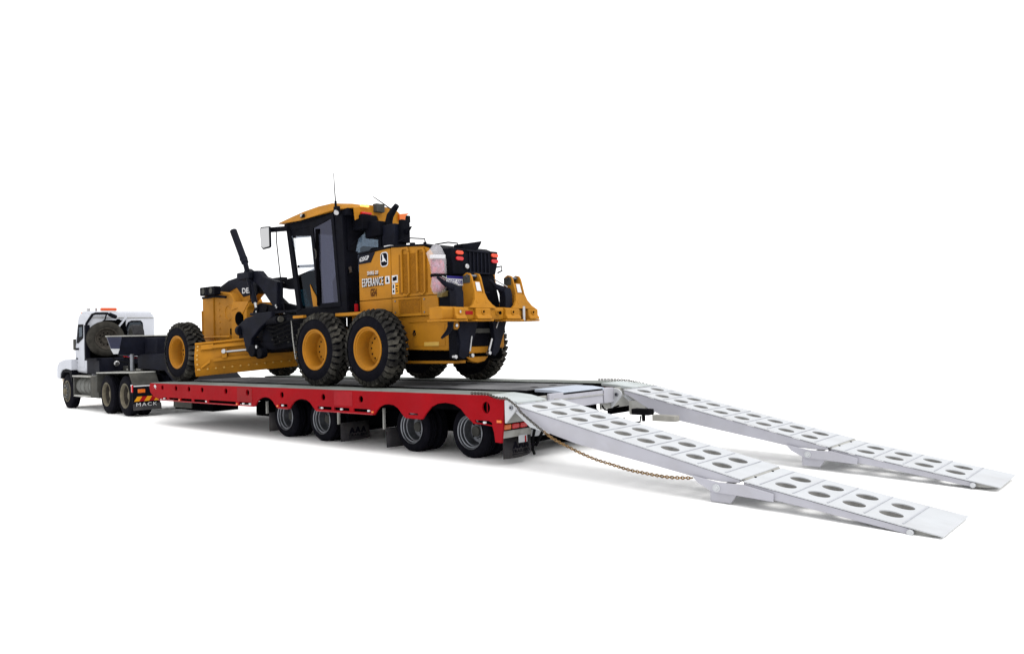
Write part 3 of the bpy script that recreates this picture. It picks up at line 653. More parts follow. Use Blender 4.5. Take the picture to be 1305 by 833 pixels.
MB().box(-2.62,-2.36,1.12,1.30,1.42,1.70).build('battery_box', BLK, G, .012)
for y, z in ((1.16,1.60),(1.24,1.52),(1.21,1.46)): MB().cyl((-2.36,y,z),(-2.345,y,z),.016,8).build('box_bolt', CHROME, G)
# ---- ripper
bar = MB().prism([(-2.33,1.22),(-2.04,1.22),(-2.02,1.25),(-2.02,1.39),(-2.06,1.43),(-2.33,1.42)],1,.62,2.95).build('ripper_bar', YEL, G, .012)
for a, b in ((.60,1.12),(1.30,1.74),(2.05,2.52),(2.6,2.95)): MB().box(-2.36,-1.95,a,b,1.19,1.222).build('bar_flange', YEL, G, .008)
for y0, y1 in ((.85,1.08),(1.33,1.68),(2.06,2.42),(2.66,2.92)):
    MB().prism([(-2.03,1.225),(-1.925,1.225),(-1.935,1.27),(-1.965,1.30),(-1.965,1.40),(-2.03,1.428)],1,y0,y1).build('shank_pocket', YEL, G, .014)
for y in (.96,1.50,2.24,2.78): MB().torus((-1.960,y,1.345),.035,.014,(0,1,0),(0,0,1)).cyl((-1.972,y,1.345),(-1.958,y,1.345),.03,12,1).build('pocket_pin', [YEL, DARK if y > 1 else CHROME], G)
MB().cyl((-1.96,1.90,1.33),(-1.945,1.90,1.33),.03,10).build('bar_hole', DARK, G)
MB().torus((-2.015,1.90,1.33),.035,.012,(0,1,0),(0,0,1)).build('bar_boss', YEL, G)
xplate('bar_sticker', rect(1.13,1.30,1.30,1.36), -2.018, .004, CHR, G)
MB().cyl((-1.99,2.55,1.20),(-1.99,2.55,1.45),.032,12).build('pivot_pin', CHROME, G)
# uprights: two side cheeks, sloping face plate and slot at the head
for yc in (1.50,2.53):
    prof = [(-2.40,1.40),(-2.02,1.40),(-1.985,1.50),(-2.105,1.93),(-2.14,1.985),(-2.22,2.005),(-2.29,1.97),(-2.32,1.80),(-2.36,1.60),(-2.50,1.43)]
    for dy in (-.125,.085): vplate('ripper_arm', prof, yc+dy, .035, YEL, G, (), .006)
    f = MB()
    f.add([(-2.02,yc-.09,1.55),(-2.02,yc+.085,1.55),(-2.10,yc+.085,1.86),(-2.10,yc-.09,1.86),(-2.08,yc-.09,1.55),(-2.08,yc+.085,1.55),(-2.16,yc+.085,1.86),(-2.16,yc-.09,1.86)],[(0,1,2,3),(7,6,5,4),(0,3,7,4),(1,5,6,2),(3,2,6,7),(0,4,5,1)])
    fl = [(-.30,1.41,-1.975),(.36,1.41,-1.975),(.25,1.47,-1.985),(.16,1.56,-2.005),(.122,1.66,-2.03),(-.127,1.66,-2.03),(-.15,1.56,-2.005),(-.21,1.47,-1.985)]
    n_ = len(fl); f.add([(x,yc+a,z) for a, z, x in fl]+[(x-.05,yc+a,z) for a, z, x in fl],[list(range(n_)),list(range(2*n_-1,n_-1,-1))]+[(i,i+n_,(i+1)%n_+n_,(i+1)%n_) for i in range(n_)])
    f.build('arm_face', YEL, G, .006)
    b = MB(); b.add([(-2.052,yc-.055,1.695),(-2.052,yc+.055,1.695),(-2.093,yc+.05,1.845),(-2.093,yc-.05,1.845)],[(0,1,2,3)]); o = b.build('arm_sticker', LET, G); o.location.x += .006
    MB().cyl((-2.19,yc-.14,1.95),(-2.19,yc+.135,1.95),.028,12).build('arm_pin', GALV, G)
    MB().cyl((-2.17,yc-.01,1.95),(-2.42,yc-.01,1.66),.05,12).build('ripper_ram', BLK, G)
    MB().box(-2.30,-2.13,yc-.131,yc-.126,1.83,1.96).build('cheek_strip', GREYP, G, .002)
for yc, lean in ((1.045,-.40),(2.245,-.38)):
    MB().prism([(-2.20,1.21),(-2.20,1.66),(-2.23,1.72),(-2.23,1.80),(-2.08,1.76),(-2.05,1.66),(-2.05,1.21)],1,yc-.09,yc+.09).build('ripper_shank', NAVY, G, .012)
    h = MB(); h.tube([(-2.14,yc+.03,1.71),(-2.14,yc-.10,1.755),(-2.14,yc-.24,1.80),(-2.14,yc+lean,1.895)],[.075,.06,.042,.022],8); h.build('shank_tip', NAVY, G)
    h = MB(); h.bar((-2.07,yc-.02,1.785),(-2.07,yc+lean*.9,1.905),.012,.02,(1,0,0)); h.build('worn_edge', CHROME, G)
MB().tube([(-2.18,.95,1.20),(-2.19,.95,1.10),(-2.2,.90,1.02),(-2.21,.77,.93)],[.05,.048,.042,.02],8).build('ripper_tooth', NAVY, G)
MB().cyl((-2.2,1.06,1.13),(-2.16,1.06,1.13),.07,18).cyl((-2.16,1.06,1.13),(-2.145,1.06,1.13),.03,10,1).build('linkage_pivot', [YEL, CHROME], G, .004)
# linkage under the bar
xplate('ripper_link', [(1.20,1.20),(1.62,1.20),(1.55,1.0),(1.45,.80),(1.36,.62),(1.24,.57),(1.14,.62),(1.18,.85),(1.14,1.05)], -2.30, .10, NAVY, G, (), .012)
xplate('ripper_link', [(.99,1.10),(1.12,1.12),(1.12,.62),(1.06,.57),(1.0,.60),(.99,.8)], -2.28, .06, BLK, G, (), .01)
xplate('ripper_link', [(1.98,1.20),(2.34,1.20),(2.24,.95),(2.12,.68),(2.02,.60),(1.94,.64),(2.02,.9)], -2.30, .10, NAVY, G, (), .012)
MB().box(-2.44,-2.36,1.3,2.3,.78,1.22).build('ripper_frame', BLK, G, .01)
MB().box(-2.36,-2.30,1.58,2.02,1.0,1.08).build('cross_brace', GREYP, G, .008)
MB().box(-2.42,-2.34,1.48,2.05,.66,.77).build('yellow_cross_tube', YEL, G, .012)
MB().cyl((-2.2,1.94,.90),(-2.2,1.86,.70),.022,10).build('ram_rod', CHROME, G)
MB().cyl((-2.2,2.14,1.26),(-2.2,2.06,1.08),.012,8).build('ram_rod', CHROME, G)
for y, z in ((1.84,.66),(1.42,.63),(1.03,.62)): MB().cyl((-2.22,y,z),(-2.15,y,z),.035,10).build('link_pin', CHROME, G, .005)
MB().cyl((-2.2,1.45,.95),(-2.2,1.40,.70),.014,8).build('ram_rod', CHROME, G)
MB().prism([(1.50,.60),(1.62,.52),(1.78,.49),(1.95,.52),(2.05,.60)],0,-2.5,-2.38).build('diff_housing', YEL, G, .015)
# ---- cab
cy0, cy1 = 1.05, 2.62
zb, zt = 1.58, 3.28
def pillar(nm, p, q, w, d, m=BLK):
    for f in (lambda y: y, mirror_y):
        MB().bar((p[0],f(p[1]),p[2]),(q[0],f(q[1]),q[2]),w,d,(1,0,0)).build(nm, m, G, .008)
pillar('cab_pillar', (-6.57,cy0+.03,1.56), (-6.90,cy0+.03,3.26), .06, .13)
pillar('cab_pillar', (-5.16,cy0+.03,1.5), (-5.25,cy0+.03,3.36), .06, .11)
MB().box(-6.68,-5.05,cy0+.012,cy1,1.42,1.60).build('cab_floor', BLK, G, .01)
MB().box(-6.92,-5.15,cy0+.005,cy1-.005,3.18,3.29).build('cab_header', BLK, G, .01)
MB().prism([(-6.86,3.03),(-6.86,3.19),(-6.08,3.20),(-6.03,2.98)],1,cy0+.02,cy0+.05).build('header_panel', BLK, G)
# door
dp = [(-5.87,1.57),(-6.10,3.26),(-5.33,3.345),(-5.16,1.575)]
din = [(-5.795,1.66),(-5.985,3.13),(-5.405,3.255),(-5.245,1.665)]
vplate('cab_door', dp, cy0-.035, .04, BLK, G, (din,), .006)
vplate('door_glass', din, cy0-.02, .008, GLASSD, G)
MB().tube([(-5.93,cy0-.05,2.72),(-5.88,cy0-.055,2.68),(-5.87,cy0-.055,2.58),(-5.90,cy0-.05,2.53)], .012, 6).build('door_handle', GREYP, G)
MB().box(-5.90,-5.80,cy0-.042,cy0-.03,1.62,3.1).build('door_seal', DARK, G)
# windows
vplate('side_window', [(-6.50,2.32),(-6.78,3.06),(-6.04,2.99),(-5.95,2.32)], cy0+.01, .008, GLASS, G)
vplate('lower_window', [(-6.52,1.60),(-6.64,2.22),(-5.95,2.42),(-5.80,1.60)], cy0+.06, .008, GLASSL, G)
MB().bar((-6.62,cy0+.035,2.44),(-5.93,cy0+.035,2.405),.03,.055,(0,0,1)).build('window_rail', BLK, G, .008)
vplate('side_window', [(-6.40,1.62),(-6.83,3.16),(-5.3,3.16),(-5.2,1.62)], cy1-.02, .008, GLASS, G)
MB().add([(-6.60,cy0+.06,1.6),(-6.60,cy1-.06,1.6),(-6.90,cy1-.06,3.16),(-6.90,cy0+.06,3.16)],[(0,1,2,3)]).build('windscreen', GLASS, G)
vplate('corner_post', [(-5.22,1.45),(-5.30,3.3),(-5.08,3.3),(-4.98,1.45)], cy0-.02, .05, BLK, G, (), .01)
MB().box(-5.12,-5.07,cy0+.01,cy0+.33,1.5,2.62).build('rear_panel', BLK, G, .01)
xplate('rear_wall', rect(cy0+.02,1.45,cy1-.02,3.3), -5.12, .04, BLK, G, ([(1.40,2.15),(1.33,2.60),(1.42,2.92),(1.62,3.06),(2.3,3.10),(2.5,2.9),(2.5,2.15)],))
xplate('rear_window', [(1.38,2.13),(1.31,2.60),(1.41,2.94),(1.62,3.08),(2.31,3.12),(2.52,2.9),(2.52,2.13)], -5.105, .008, GLASSR, G)
MB().tube([(-5.06,1.20,2.72),(-5.05,1.36,2.86),(-5.05,1.52,3.0)], .018, 6).build('rear_wiper', BLK, G)
xplate('window_frame', [(1.13,2.62),(1.13,3.28),(1.50,3.28),(1.44,3.0),(1.34,2.86),(1.30,2.62)], -5.07, .015, BLK, G)
MB().box(-5.05,-4.75,1.25,1.60,3.0,3.28).build('work_light_box', BLK, G, .015)
xplate('lamp_glint', [(1.13,2.30),(1.19,2.33),(1.22,2.22),(1.16,2.2)], -5.06, .01, CHROME, G)
# seat and column seen through the glass
MB().box(-5.75,-5.3,1.58,2.08,1.75,1.92).build('seat_cushion', SEAT, G, .04)
MB().prism([(-5.40,1.9),(-5.28,2.75),(-5.16,2.75),(-5.2,1.9)],1,1.58,2.08).build('seat_back', SEAT, G, .04)
MB().bar((-6.28,1.834,1.56),(-6.1,1.834,2.25),.12,.12,(0,1,0)).build('steering_column', BLK, G, .01)
MB().torus((-6.08,1.834,2.30),.19,.015,(1,0,.35),(0,1,0),20).build('steering_wheel', BLK, G)
MB().prism([(-6.15,1.62),(-6.24,2.06),(-6.14,1.92),(-6.05,1.82),(-5.96,1.62)],1,cy0+.045,cy0+.058).build('door_sill_guard', YEL, G)
MB().prism([(-5.75,1.56),(-5.78,2.1),(-5.6,2.3),(-5.35,2.25),(-5.3,1.56)],1,1.28,1.45).build('side_console', GREYP, G, .03)
# roof
ry0, ry1 = .95, 2.72
side_b = [(-7.17,3.345),(-6.80,3.325),(-6.36,3.315),(-5.80,3.345),(-5.20,3.385)]
side_t = [(-7.18,3.375),(-6.75,3.447),(-6.32,3.503),(-5.85,3.541),(-5.45,3.548)]
ny = [1.0,.975,.96,.95,.95]; nt = [1.04,1.05,1.05,1.05,1.06]
rb = [(x,y,z) for (x,z),y in zip(side_b,ny)]+[(-4.88,1.12,3.40),(-4.88,2.26,3.40)]+[(x,3.66-y-.05*(x>-5.4),z) for (x,z),y in reversed(list(zip(side_b,ny)))]
rt = [(x,y,z) for (x,z),y in zip(side_t,nt)]+[(-4.98,1.2,3.495),(-4.98,2.2,3.495)]+[(x,3.62-y-.05*(x>-5.6),z) for (x,z),y in reversed(list(zip(side_t,nt)))]
rv = rb+rt; n_ = len(rb)
fa = [(i,(i+1)%n_,(i+1)%n_+n_,i+n_) for i in range(n_)]+[tuple(range(n_-1,-1,-1))]+[(n_+i,n_+i+1,2*n_-2-i,2*n_-1-i) for i in range(n_//2-1)]
MB().add(rv, fa).build('cab_roof', YEL, G, .03)
MB().prism([(-7.05,3.27),(-7.02,3.33),(-5.1,3.38),(-4.95,3.40),(-4.95,3.27)],1,1.06,2.61).build('roof_liner', BLK, G)
xplate('roof_rear_fascia', [(1.18,3.17),(1.15,3.40),(1.45,3.49),(2.12,3.49),(2.26,3.40),(2.24,3.15),(1.75,3.13),(1.7,3.28),(1.4,3.28)], -4.90, .04, YEL, G, (), .01)
MB().box(-4.86,-4.80,1.28,1.46,3.43,3.47).build('roof_beacon', BEACON, G, .01)
MB().box(-4.86,-4.78,1.28,1.50,3.29,3.33).build('rear_roof_lamp', REDL, G, .008)
MB().box(-4.88,-4.76,1.60,1.80,3.36,3.52).build('roof_sensor', GREYP, G, .01)
MB().prism([(2.20,3.38),(2.46,3.42),(2.36,3.35),(2.34,3.25),(2.20,3.25)],0,-4.90,-4.80).build('side_marker', ORL, G, .01)
MB().cyl((-6.24,.955,3.40),(-6.24,.92,3.40),.03,12).build('roof_lamp', CHROME, G)
MB().box(-6.30,-6.17,.945,.97,3.36,3.43).build('roof_lamp_housing', BLK, G, .006)
MB().cyl((-5.14,.955,3.34),(-5.10,.92,3.31),.045,14).build('roof_lamp', CHROME, G)
MB().box(-5.22,-5.08,.94,1.0,3.30,3.44).build('roof_lamp_housing', BLK, G, .01)
MB().cyl((-5.25,1.02,3.40),(-5.25,1.02,3.56),.022,8).tube([(-5.25,1.02,3.55),(-5.27,1.02,3.75),(-5.29,1.02,4.09)],[.011,.009,.006],6).build('whip_aerial', BLK, G)
MB().tube([(-4.66,1.9,3.40),(-4.9,1.9,3.55),(-5.22,1.9,3.74)],[.014,.011,.007],6).build('whip_aerial', BLK, G)
# exhaust stack and air box on the hood
MB().box(-4.46,-4.10,1.46,1.75,2.56,3.05).build('air_cleaner', NAVY, G, .015)
MB().prism([(-4.86,2.84),(-4.86,3.12),(-4.74,3.16),(-4.44,3.13),(-4.42,2.86)],1,1.38,1.70).build('pre_cleaner', BLK, G, .02)
MB().tube([(-4.40,1.6,3.02),(-4.42,1.6,3.12),(-4.38,1.6,3.23),(-4.28,1.6,3.32),(-4.18,1.6,3.40)],[.075,.072,.068,.06,.05],14).build('exhaust_pipe', BLK, G)
MB().box(-4.09,-4.0,1.55,1.75,2.7,3.12).build('muffler_bracket', BLK, G, .01)
MB().prism([(-4.02,2.93),(-3.84,2.98),(-3.96,2.84)],1,1.62,1.66).build('exhaust_fin', BLK, G)
MB().tube([(-4.70,1.35,2.52),(-4.70,1.35,2.58),(-4.62,1.35,2.62),(-4.32,1.35,2.62),(-4.3,1.35,2.54)], .02, 8).build('hand_rail', BLK, G)
MB().box(-4.56,-4.48,1.45,1.50,2.5,2.95).build('rail_post', BLK, G)
MB().box(-3.98,-3.82,1.1,1.2,2.565,2.60).build('hood_latch', LET, G, .006)
MB().cyl((-4.70,1.02,1.46),(-4.70,1.02,1.60),.035,12).cyl((-4.70,1.02,1.60),(-4.70,1.02,1.66),.015,8,1).build('fire_extinguisher', [RED, BLK], G, .005)
# mirror on its arm, step rod
MB().bar((-7.22,.86,3.22),(-6.78,.98,3.21),.06,.10,(0,0,1)).build('mirror_arm', BLK, G, .02)
vplate('mirror', [(-7.46,3.25),(-7.42,3.29),(-7.10,3.27),(-7.08,3.24),(-7.08,2.86),(-7.12,2.84),(-7.36,2.83),(-7.42,2.88)], .76, .03, BLK, G, (), .008)
o = vplate('mirror_face', [(-7.43,3.24),(-7.40,3.265),(-7.11,3.25),(-7.105,2.87),(-7.34,2.855),(-7.395,2.9)], .752, .006, MIRR, G)
MB().tube([(-7.17,.96,3.22),(-7.14,.94,3.0),(-7.02,.94,2.2),(-6.92,.94,1.62),(-6.86,.94,1.50),(-6.70,.97,1.47)], .012, 6).build('grab_rail', BLK, G)
MB().box(-6.26,-5.92,.70,.78,1.39,1.44).build('step_edge', YEL, G, .006)
MB().tube([(-6.62,.9,1.42),(-6.50,.85,1.0),(-6.42,.85,.6)], .012, 6).build('ladder_rail', WHG, G)
MB().box(-6.62,-6.0,.80,1.05,1.36,1.42).build('cab_step', BLK, G, .008)
# ---- mainframe: gooseneck beam, saddle and saddle legs
vplate('neck_beam', [(-11.14,2.18),(-10.31,2.40),(-9.79,2.46),(-9.42,2.41),(-9.14,2.28),(-9.12,2.08),(-9.58,1.82),(-11.16,1.86)], 1.66, .24, YEL, G, (), .02)
MB().prism([(-9.15,2.29),(-8.98,2.22),(-8.96,2.10),(-9.15,2.05)],1,1.65,1.93).build('neck_end', BLK, G, .01)
MB().box(-9.0,-8.1,1.66,1.80,2.29,2.36).build('neck_link', BLK, G)
vplate('neck_cover', [(-10.97,2.19),(-10.31,2.41),(-9.78,2.47),(-9.41,2.42),(-9.02,2.24),(-9.02,2.08),(-9.66,2.01),(-9.95,2.245),(-10.62,2.09)], 1.645, .014, NAVY, G)
MB().prism([(-10.97,2.19),(-10.31,2.41),(-9.78,2.47),(-9.41,2.42),(-9.03,2.25),(-9.03,2.27),(-9.41,2.445),(-9.78,2.49),(-10.31,2.43),(-10.98,2.215)],1,1.645,1.91).build('neck_top', NAVY, G, .006)
text('maker_lettering', 'DEERE', (-9.70,1.644,2.09), (1,0,-.02), (0,0,1), .66, LET, G, .004, .125, bold=.02)
MB().cyl((-9.13,1.60,2.13),(-9.13,1.644,2.13),.13,18).build('neck_boss', BLK, G, .01)
fr = [(-8.35,2.34),(-7.81,2.28),(-7.52,2.30),(-6.70,2.44),(-6.70,2.14),(-7.3,2.04),(-7.64,2.06),(-8.04,2.13),(-8.06,1.92),(-7.83,1.78),(-7.31,1.68),(-6.7,1.66),(-6.7,1.50),(-8.22,1.58),(-8.21,2.1)]
vplate('main_frame', fr, 1.54, .12, BLK, G, (), .01)
vplate('frame_gusset', [(-7.02,2.06),(-6.7,2.12),(-6.6,1.66),(-6.80,1.66)], 1.5, .03, NAVY, G)
sd1 = [(-9.09,2.46),(-8.98,2.60),(-8.82,2.53),(-8.47,2.51),(-8.29,2.37),(-7.93,2.275),(-7.72,2.22),(-7.75,1.62),(-7.89,1.70),(-8.39,2.15),(-8.64,2.29),(-9.09,2.33)]
vplate('saddle', sd1, 1.30, .16, NAVY, G, (), .015)
MB().box(-9.0,-8.62,1.40,1.62,2.32,2.44).build('saddle_bridge', NAVY, G, .02)
MB().box(-8.75,-6.7,1.26,1.34,1.545,1.60).build('frame_rail', NAVY, G, .008)
MB().prism([(-8.72,1.60),(-8.60,1.76),(-8.40,1.80),(-8.05,1.74),(-7.78,1.66),(-7.7,1.60)],1,1.30,1.42).build('valve_block', BLK, G, .02)
for x, z in ((-8.5,1.70),(-8.15,1.68)): MB().cyl((x,1.27,z),(x,1.33,z),.07,14).build('valve_knob', BLK, G, .01)
for x, y, z in ((-8.48,1.26,1.62),(-7.72,1.28,1.68),(-7.75,1.28,1.72),(-7.78,1.5,2.20),(-7.35,1.5,2.24)): MB().cyl((x,y-.01,z),(x,y+.01,z),.022,8).build('frame_bolt', CHROME, G)
for f in (lambda y: y,):
    MB().cyl((-9.345,f(1.25),3.465),(-8.88,f(1.25),2.71),.078,16).cyl((-8.95,f(1.25),2.82),(-8.93,f(1.25),2.79),.086,16).cyl((-8.88,f(1.25),2.72),(-8.74,f(1.25),2.38),.055,14).cyl((-8.76,f(1.25),2.43),(-8.52,f(1.25),1.82),.062,14).build('blade_lift_ram', NAVY, G)
    MB().cyl((-8.53,f(1.25),1.86),(-8.46,f(1.25),1.70),.03,10).build('lift_rod', CHROME, G)
    MB().tube([(-8.92,f(1.22),2.70),(-8.78,f(1.2),2.62),(-8.66,f(1.2),2.52)], .018, 6).build('hydraulic_hose', BLK, G)
    MB().tube([(-8.75,f(1.2),2.38),(-8.58,f(1.18),2.3),(-8.56,f(1.18),2.05),(-8.6,f(1.2),1.9)], .016, 6).build('hydraulic_hose', BLK, G)
MB().box(-9.14,-8.62,1.18,1.30,2.34,2.50).build('ram_trunnion', NAVY, G, .03)
# ---- front bolster
MB().prism([(-11.17,1.08),(-11.17,2.02),(-10.96,2.19),(-10.66,2.19),(-10.66,.93),(-11.02,.98)],1,1.44,2.23).build('front_bolster', YEL, G, .015)
MB().prism([(-10.66,.91),(-10.66,2.19),(-9.95,2.12),(-9.79,1.98),(-9.73,1.87),(-9.72,.90)],1,1.47,2.20).build('bolster_cheek', YEL, G, .02)
MB().prism([(-9.72,.90),(-9.72,1.66),(-9.62,1.88),(-8.95,1.86),(-8.95,1.78),(-9.05,1.70),(-9.07,.90)],1,1.36,2.31).build('pivot_housing', YEL, G, .02)
MB().cyl((-9.34,1.33,1.50),(-9.34,1.362,1.50),.155,24).build('housing_port', DARK, G)
MB().prism([(-9.70,1.69),(-9.60,1.89),(-8.93,1.87),(-9.25,1.55),(-9.4,1.75)],1,1.345,1.362).build('housing_shade_plate', YEL, G)
MB().box(-11.19,-11.16,1.42,2.25,1.08,1.75).build('ladder_plate', YEL, G, .005)
for i in range(8):
    z = 1.02+.145*i; MB().cyl((-10.42,1.455,z),(-10.42,1.472,z),.022,8).build('bolster_bolt', YEL, G, .004)
MB().torus((-10.0,1.47,1.66),.17,.018,(1,0,0),(0,0,1),20).build('cheek_ring', YEL, G)
MB().tube([(-10.92,1.36,1.10),(-9.75,1.36,1.10)], .035, 10).build('tie_rod', YEL, G)
MB().box(-9.95,-9.78,1.455,1.475,1.15,1.3).build('cheek_slot', DARK, G, .01)
for x in (-10.78,-10.42):
    MB().box(x-.17,x+.17,1.26,1.42,2.09,2.29).build('front_work_lamp', BLK, G, .02)
    MB().cyl((x,1.252,2.19),(x,1.262,2.19),.07,14).build('lamp_lens', GREYP, G)
MB().tube([(-11.0,1.36,2.05),(-10.4,1.36,2.06),(-10.0,1.40,2.02)], .03, 8).build('lamp_bracket', BLK, G)
# ---- drawbar, circle and moldboard
MB().prism([(-9.4,1.02),(-9.4,1.25),(-8.2,1.55),(-6.7,1.54),(-6.7,.88),(-8.1,.72)],1,1.35,2.32).build('drawbar', BLK, G, .03)
c_ = MB()
c_.cyl((-7.75,1.83,.80),(-7.75,1.83,.95),.80,40); c_.build('circle_gear', BLK, G)
vplate('circle_arm', [(-8.70,1.34),(-8.43,1.47),(-7.84,1.56),(-7.40,1.58),(-7.40,1.46),(-7.85,1.25),(-8.20,1.02),(-8.25,.72),(-8.40,.76),(-8.52,1.05),(-8.58,1.24)], .95, .10, NAVY, G, (), .02)
vplate('circle_arm', [(-8.60,1.26),(-8.46,.74),(-8.15,.60),(-7.95,.66),(-8.24,1.0)], 1.06, .14, BLK, G, (), .02)
MB().cyl((-8.72,.98,1.22),(-8.62,.98,1.22),.11,16).build('arm_cap', NAVY, G, .012)
for x, z, q in ((-8.05,.78,.13),(-7.74,.73,.10)): MB().cyl((x,.86,z),(x,1.0,z),q,20).build('blade_pivot', BLK, G, .015)
MB().cyl((-7.84,.85,.86),(-7.84,.88,.86),.035,8).build('pivot_bolt', CHROME, G)
MB().tube([(-7.70,1.05,1.38),(-7.2,1.0,1.40)], .085, 12).build('side_shift_motor', BLK, G)
MB().cyl((-7.17,1.0,1.41),(-7.12,1.0,1.41),.06,12).build('motor_cap', GREYP, G)
for i in range(14):
    x = -7.45+.055*i+random.uniform(-.1,.1); z = 1.02+random.uniform(-.1,.25); MB().cyl((x,1.03,z),(x,1.06,z),.014,6).build('fitting', GREYP, G)
for i in range(5):
    z0 = 1.30-.09*i; MB().tube([(-7.9+.1*i,1.1,z0),(-7.4,1.0,z0-.05),(-6.9,1.02,z0+.06),(-6.5,1.1,z0+.04)], .022, 6).build('hydraulic_hose', STRAP, G)
MB().prism([(-8.0,.72),(-8.0,1.45),(-6.65,1.5),(-6.3,1.4),(-6.3,.95),(-6.8,.86)],1,1.10,1.36).build('circle_drive_cover', BLK, G, .02)
# moldboard: curved plate, angled across the machine
ang = math.radians(45); dv = Vector((math.cos(ang),math.sin(ang),0)); nv = Vector((math.sin(ang),-math.cos(ang),0))
P0 = Vector((-9.55,.40,.26)); BL = 3.55; TILT = .077
def bp(s, h, o=0.0):   # s along the blade, h up, o outwards from the back face
    bulge = .10*math.sin(math.pi*max(0, min(1, h/.70)))
    return P0 + dv*s + Vector((0,0,TILT*s+h)) + nv*(bulge-.05+o)
b = MB(); nh = 10
for s_ in (0, BL):
    for i in range(nh+1): b.v.append(tuple(bp(s_, .70*i/nh)))
    for i in range(nh+1): b.v.append(tuple(bp(s_, .70*i/nh, -.035)))
q = 2*(nh+1)
for i in range(nh):
    for f in ((i,i+1,q+i+1,q+i),(nh+1+i,q+nh+1+i,q+nh+2+i,nh+2+i),(i,nh+1+i,nh+2+i,i+1),(q+i,q+i+1,q+nh+2+i,q+nh+1+i)): b.f.append(list(f)); b.m.append(0); b.sm.append(True)
for f in ((0,q,q+nh+1,nh+1),(nh,nh+nh+1,q+nh+nh+1,q+nh)): b.f.append(list(f)); b.m.append(0); b.sm.append(False)
b.build('moldboard', YEL, G)
def bbar(nm, s0, s1, h0, h1, o0, o1, m=YEL, par=G):
    v = [bp(s0,h0,o0),bp(s1,h0,o0),bp(s1,h1,o0),bp(s0,h1,o0),bp(s0,h0,o1),bp(s1,h0,o1),bp(s1,h1,o1),bp(s0,h1,o1)]
    return MB().add(v,[(0,3,2,1),(4,5,6,7),(0,1,5,4),(1,2,6,5),(2,3,7,6),(3,0,4,7)]).build(nm, m, par, .006)
bbar('cutting_edge', .0, BL, -.015, .14, .004, .03)
bbar('end_bit', .0, .14, .02, .70, .006, .035)
bbar('slide_rail', .38, 3.2, .56, .63, .01, .075)
bbar('slide_rail', .42, 3.2, .27, .34, .01, .075)
bbar('top_lip', .0, BL, .675, .715, -.04, .05)
MB().add([bp(.12,.18,.012),bp(.34,.33,.012),bp(.34,.26,.05),bp(.14,.15,.03)],[(0,1,2,3)]).build('rail_gusset', YEL, G)
bbar('rail_bracket', .14, .40, .55, .66, .01, .06)
bbar('ram_bracket', .62, .72, .33, .52, .01, .12)
MB().cyl(bp(.66,.47,.12), bp(.66,.47,.15), .05, 14).build('bracket_pin', CHROME, G, .008)
MB().cyl(bp(.72,.455,.12), bp(1.70,.45,.12), .026, 12).build('side_shift_rod', CHROME, G)
MB().cyl(bp(1.6,.45,.12), bp(3.1,.45,.12), .06, 14).build('side_shift_ram', BLK, G)
proto = None
for i in range(20):
    s_ = .10+.175*i
    if proto is None:
        bm_ = MB(); bm_.lathe([(0,-.008),(.014,-.006),(.021,0),(.021,.012)],8); proto = bm_.build('blade_bolt', mat('worn_bolt_yellow', (.62,.34,.06), .5), G); o = proto
    else:
        o = proto.copy(); COL.objects.link(o); o.parent = G; o.matrix_parent_inverse = proto.matrix_parent_inverse.copy()
    o.matrix_basis = Matrix.Translation(bp(s_,.125,.036)) @ Matrix.Rotation(ang,4,'Z')
for h in (.13,.24,.35,.44,.55,.63):
    o = proto.copy(); COL.objects.link(o); o.parent = G; o.matrix_parent_inverse = proto.matrix_parent_inverse.copy()
    o.matrix_basis = Matrix.Translation(bp(.07,h,.04)) @ Matrix.Rotation(ang,4,'Z')

# ---- plastic bag strapped to the hood corner
bagr = root('plastic_bag', (-2.5, 1.0, 1.66), 'clear plastic bag of pinkish papers strapped to the rear corner of the grader', 'bag')
rows = [(2.46,.055,.05),(2.40,.11,.07),(2.31,.185,.09),(2.22,.165,.10),(2.08,.150,.105),(1.99,.145,.09),(1.95,.14,.085),(1.90,.15,.10),(1.78,.15,.105),(1.69,.135,.09),(1.655,.09,.05)]
cx_ = [.94,.945,.92,.955,.975,.98,.985,.985,.98,.97,.965]
def sack(name, rows, cxs, x0, k, m, par, jit):
    b = MB(); n = 18; rnd = random.Random(3)
    for (z, ry, rx), cyy in zip(rows, cxs):
        for j in range(n):
            a = 2*math.pi*j/n; w = 1+rnd.uniform(-jit,jit)
            b.v.append((x0+rx*k*math.cos(a)*w, cyy+ry*k*math.sin(a)*w, z))
    for i in range(len(rows)-1):
        for j in range(n): b.f.append([i*n+j,i*n+(j+1)%n,(i+1)*n+(j+1)%n,(i+1)*n+j]); b.m.append(0); b.sm.append(True)
    b.f.append(list(range(n))); b.m.append(0); b.sm.append(False)
    b.f.append([(len(rows)-1)*n+j for j in range(n)]); b.m.append(0); b.sm.append(False)
    return b.build(name, m, par, auto=False)
sack('film', rows, cx_, -2.46, 1.0, BAGM, bagr, .10)
sack('papers', [(2.22,.15,.07),(2.1,.15,.08),(1.99,.14,.07),(1.9,.145,.08),(1.78,.145,.08),(1.69,.12,.07)], [.965,.975,.98,.985,.98,.97], -2.47, .92, PINK, bagr, .05)
MB().prism([(.80,2.225),(1.08,2.235),(1.08,2.30),(.80,2.285)],0,-2.48,-2.39).build('envelope', LET, bagr, .008)
MB().lathe([(.155,-.025),(.16,0),(.155,.025)],24).build('strap', STRAP, bagr).matrix_basis = Matrix.Translation((-2.46,.98,1.955)) @ Matrix.Diagonal((.72,1.0,1,1)) @ Matrix.Rotation(math.radians(90),4,'X')
MB().prism([(.98,1.60),(1.22,1.63),(1.20,1.70),(1.0,1.72)],0,-2.52,-2.40).build('bag_shelf', mat('olive_board', (.16,.11,.02), .7), bagr, .008)

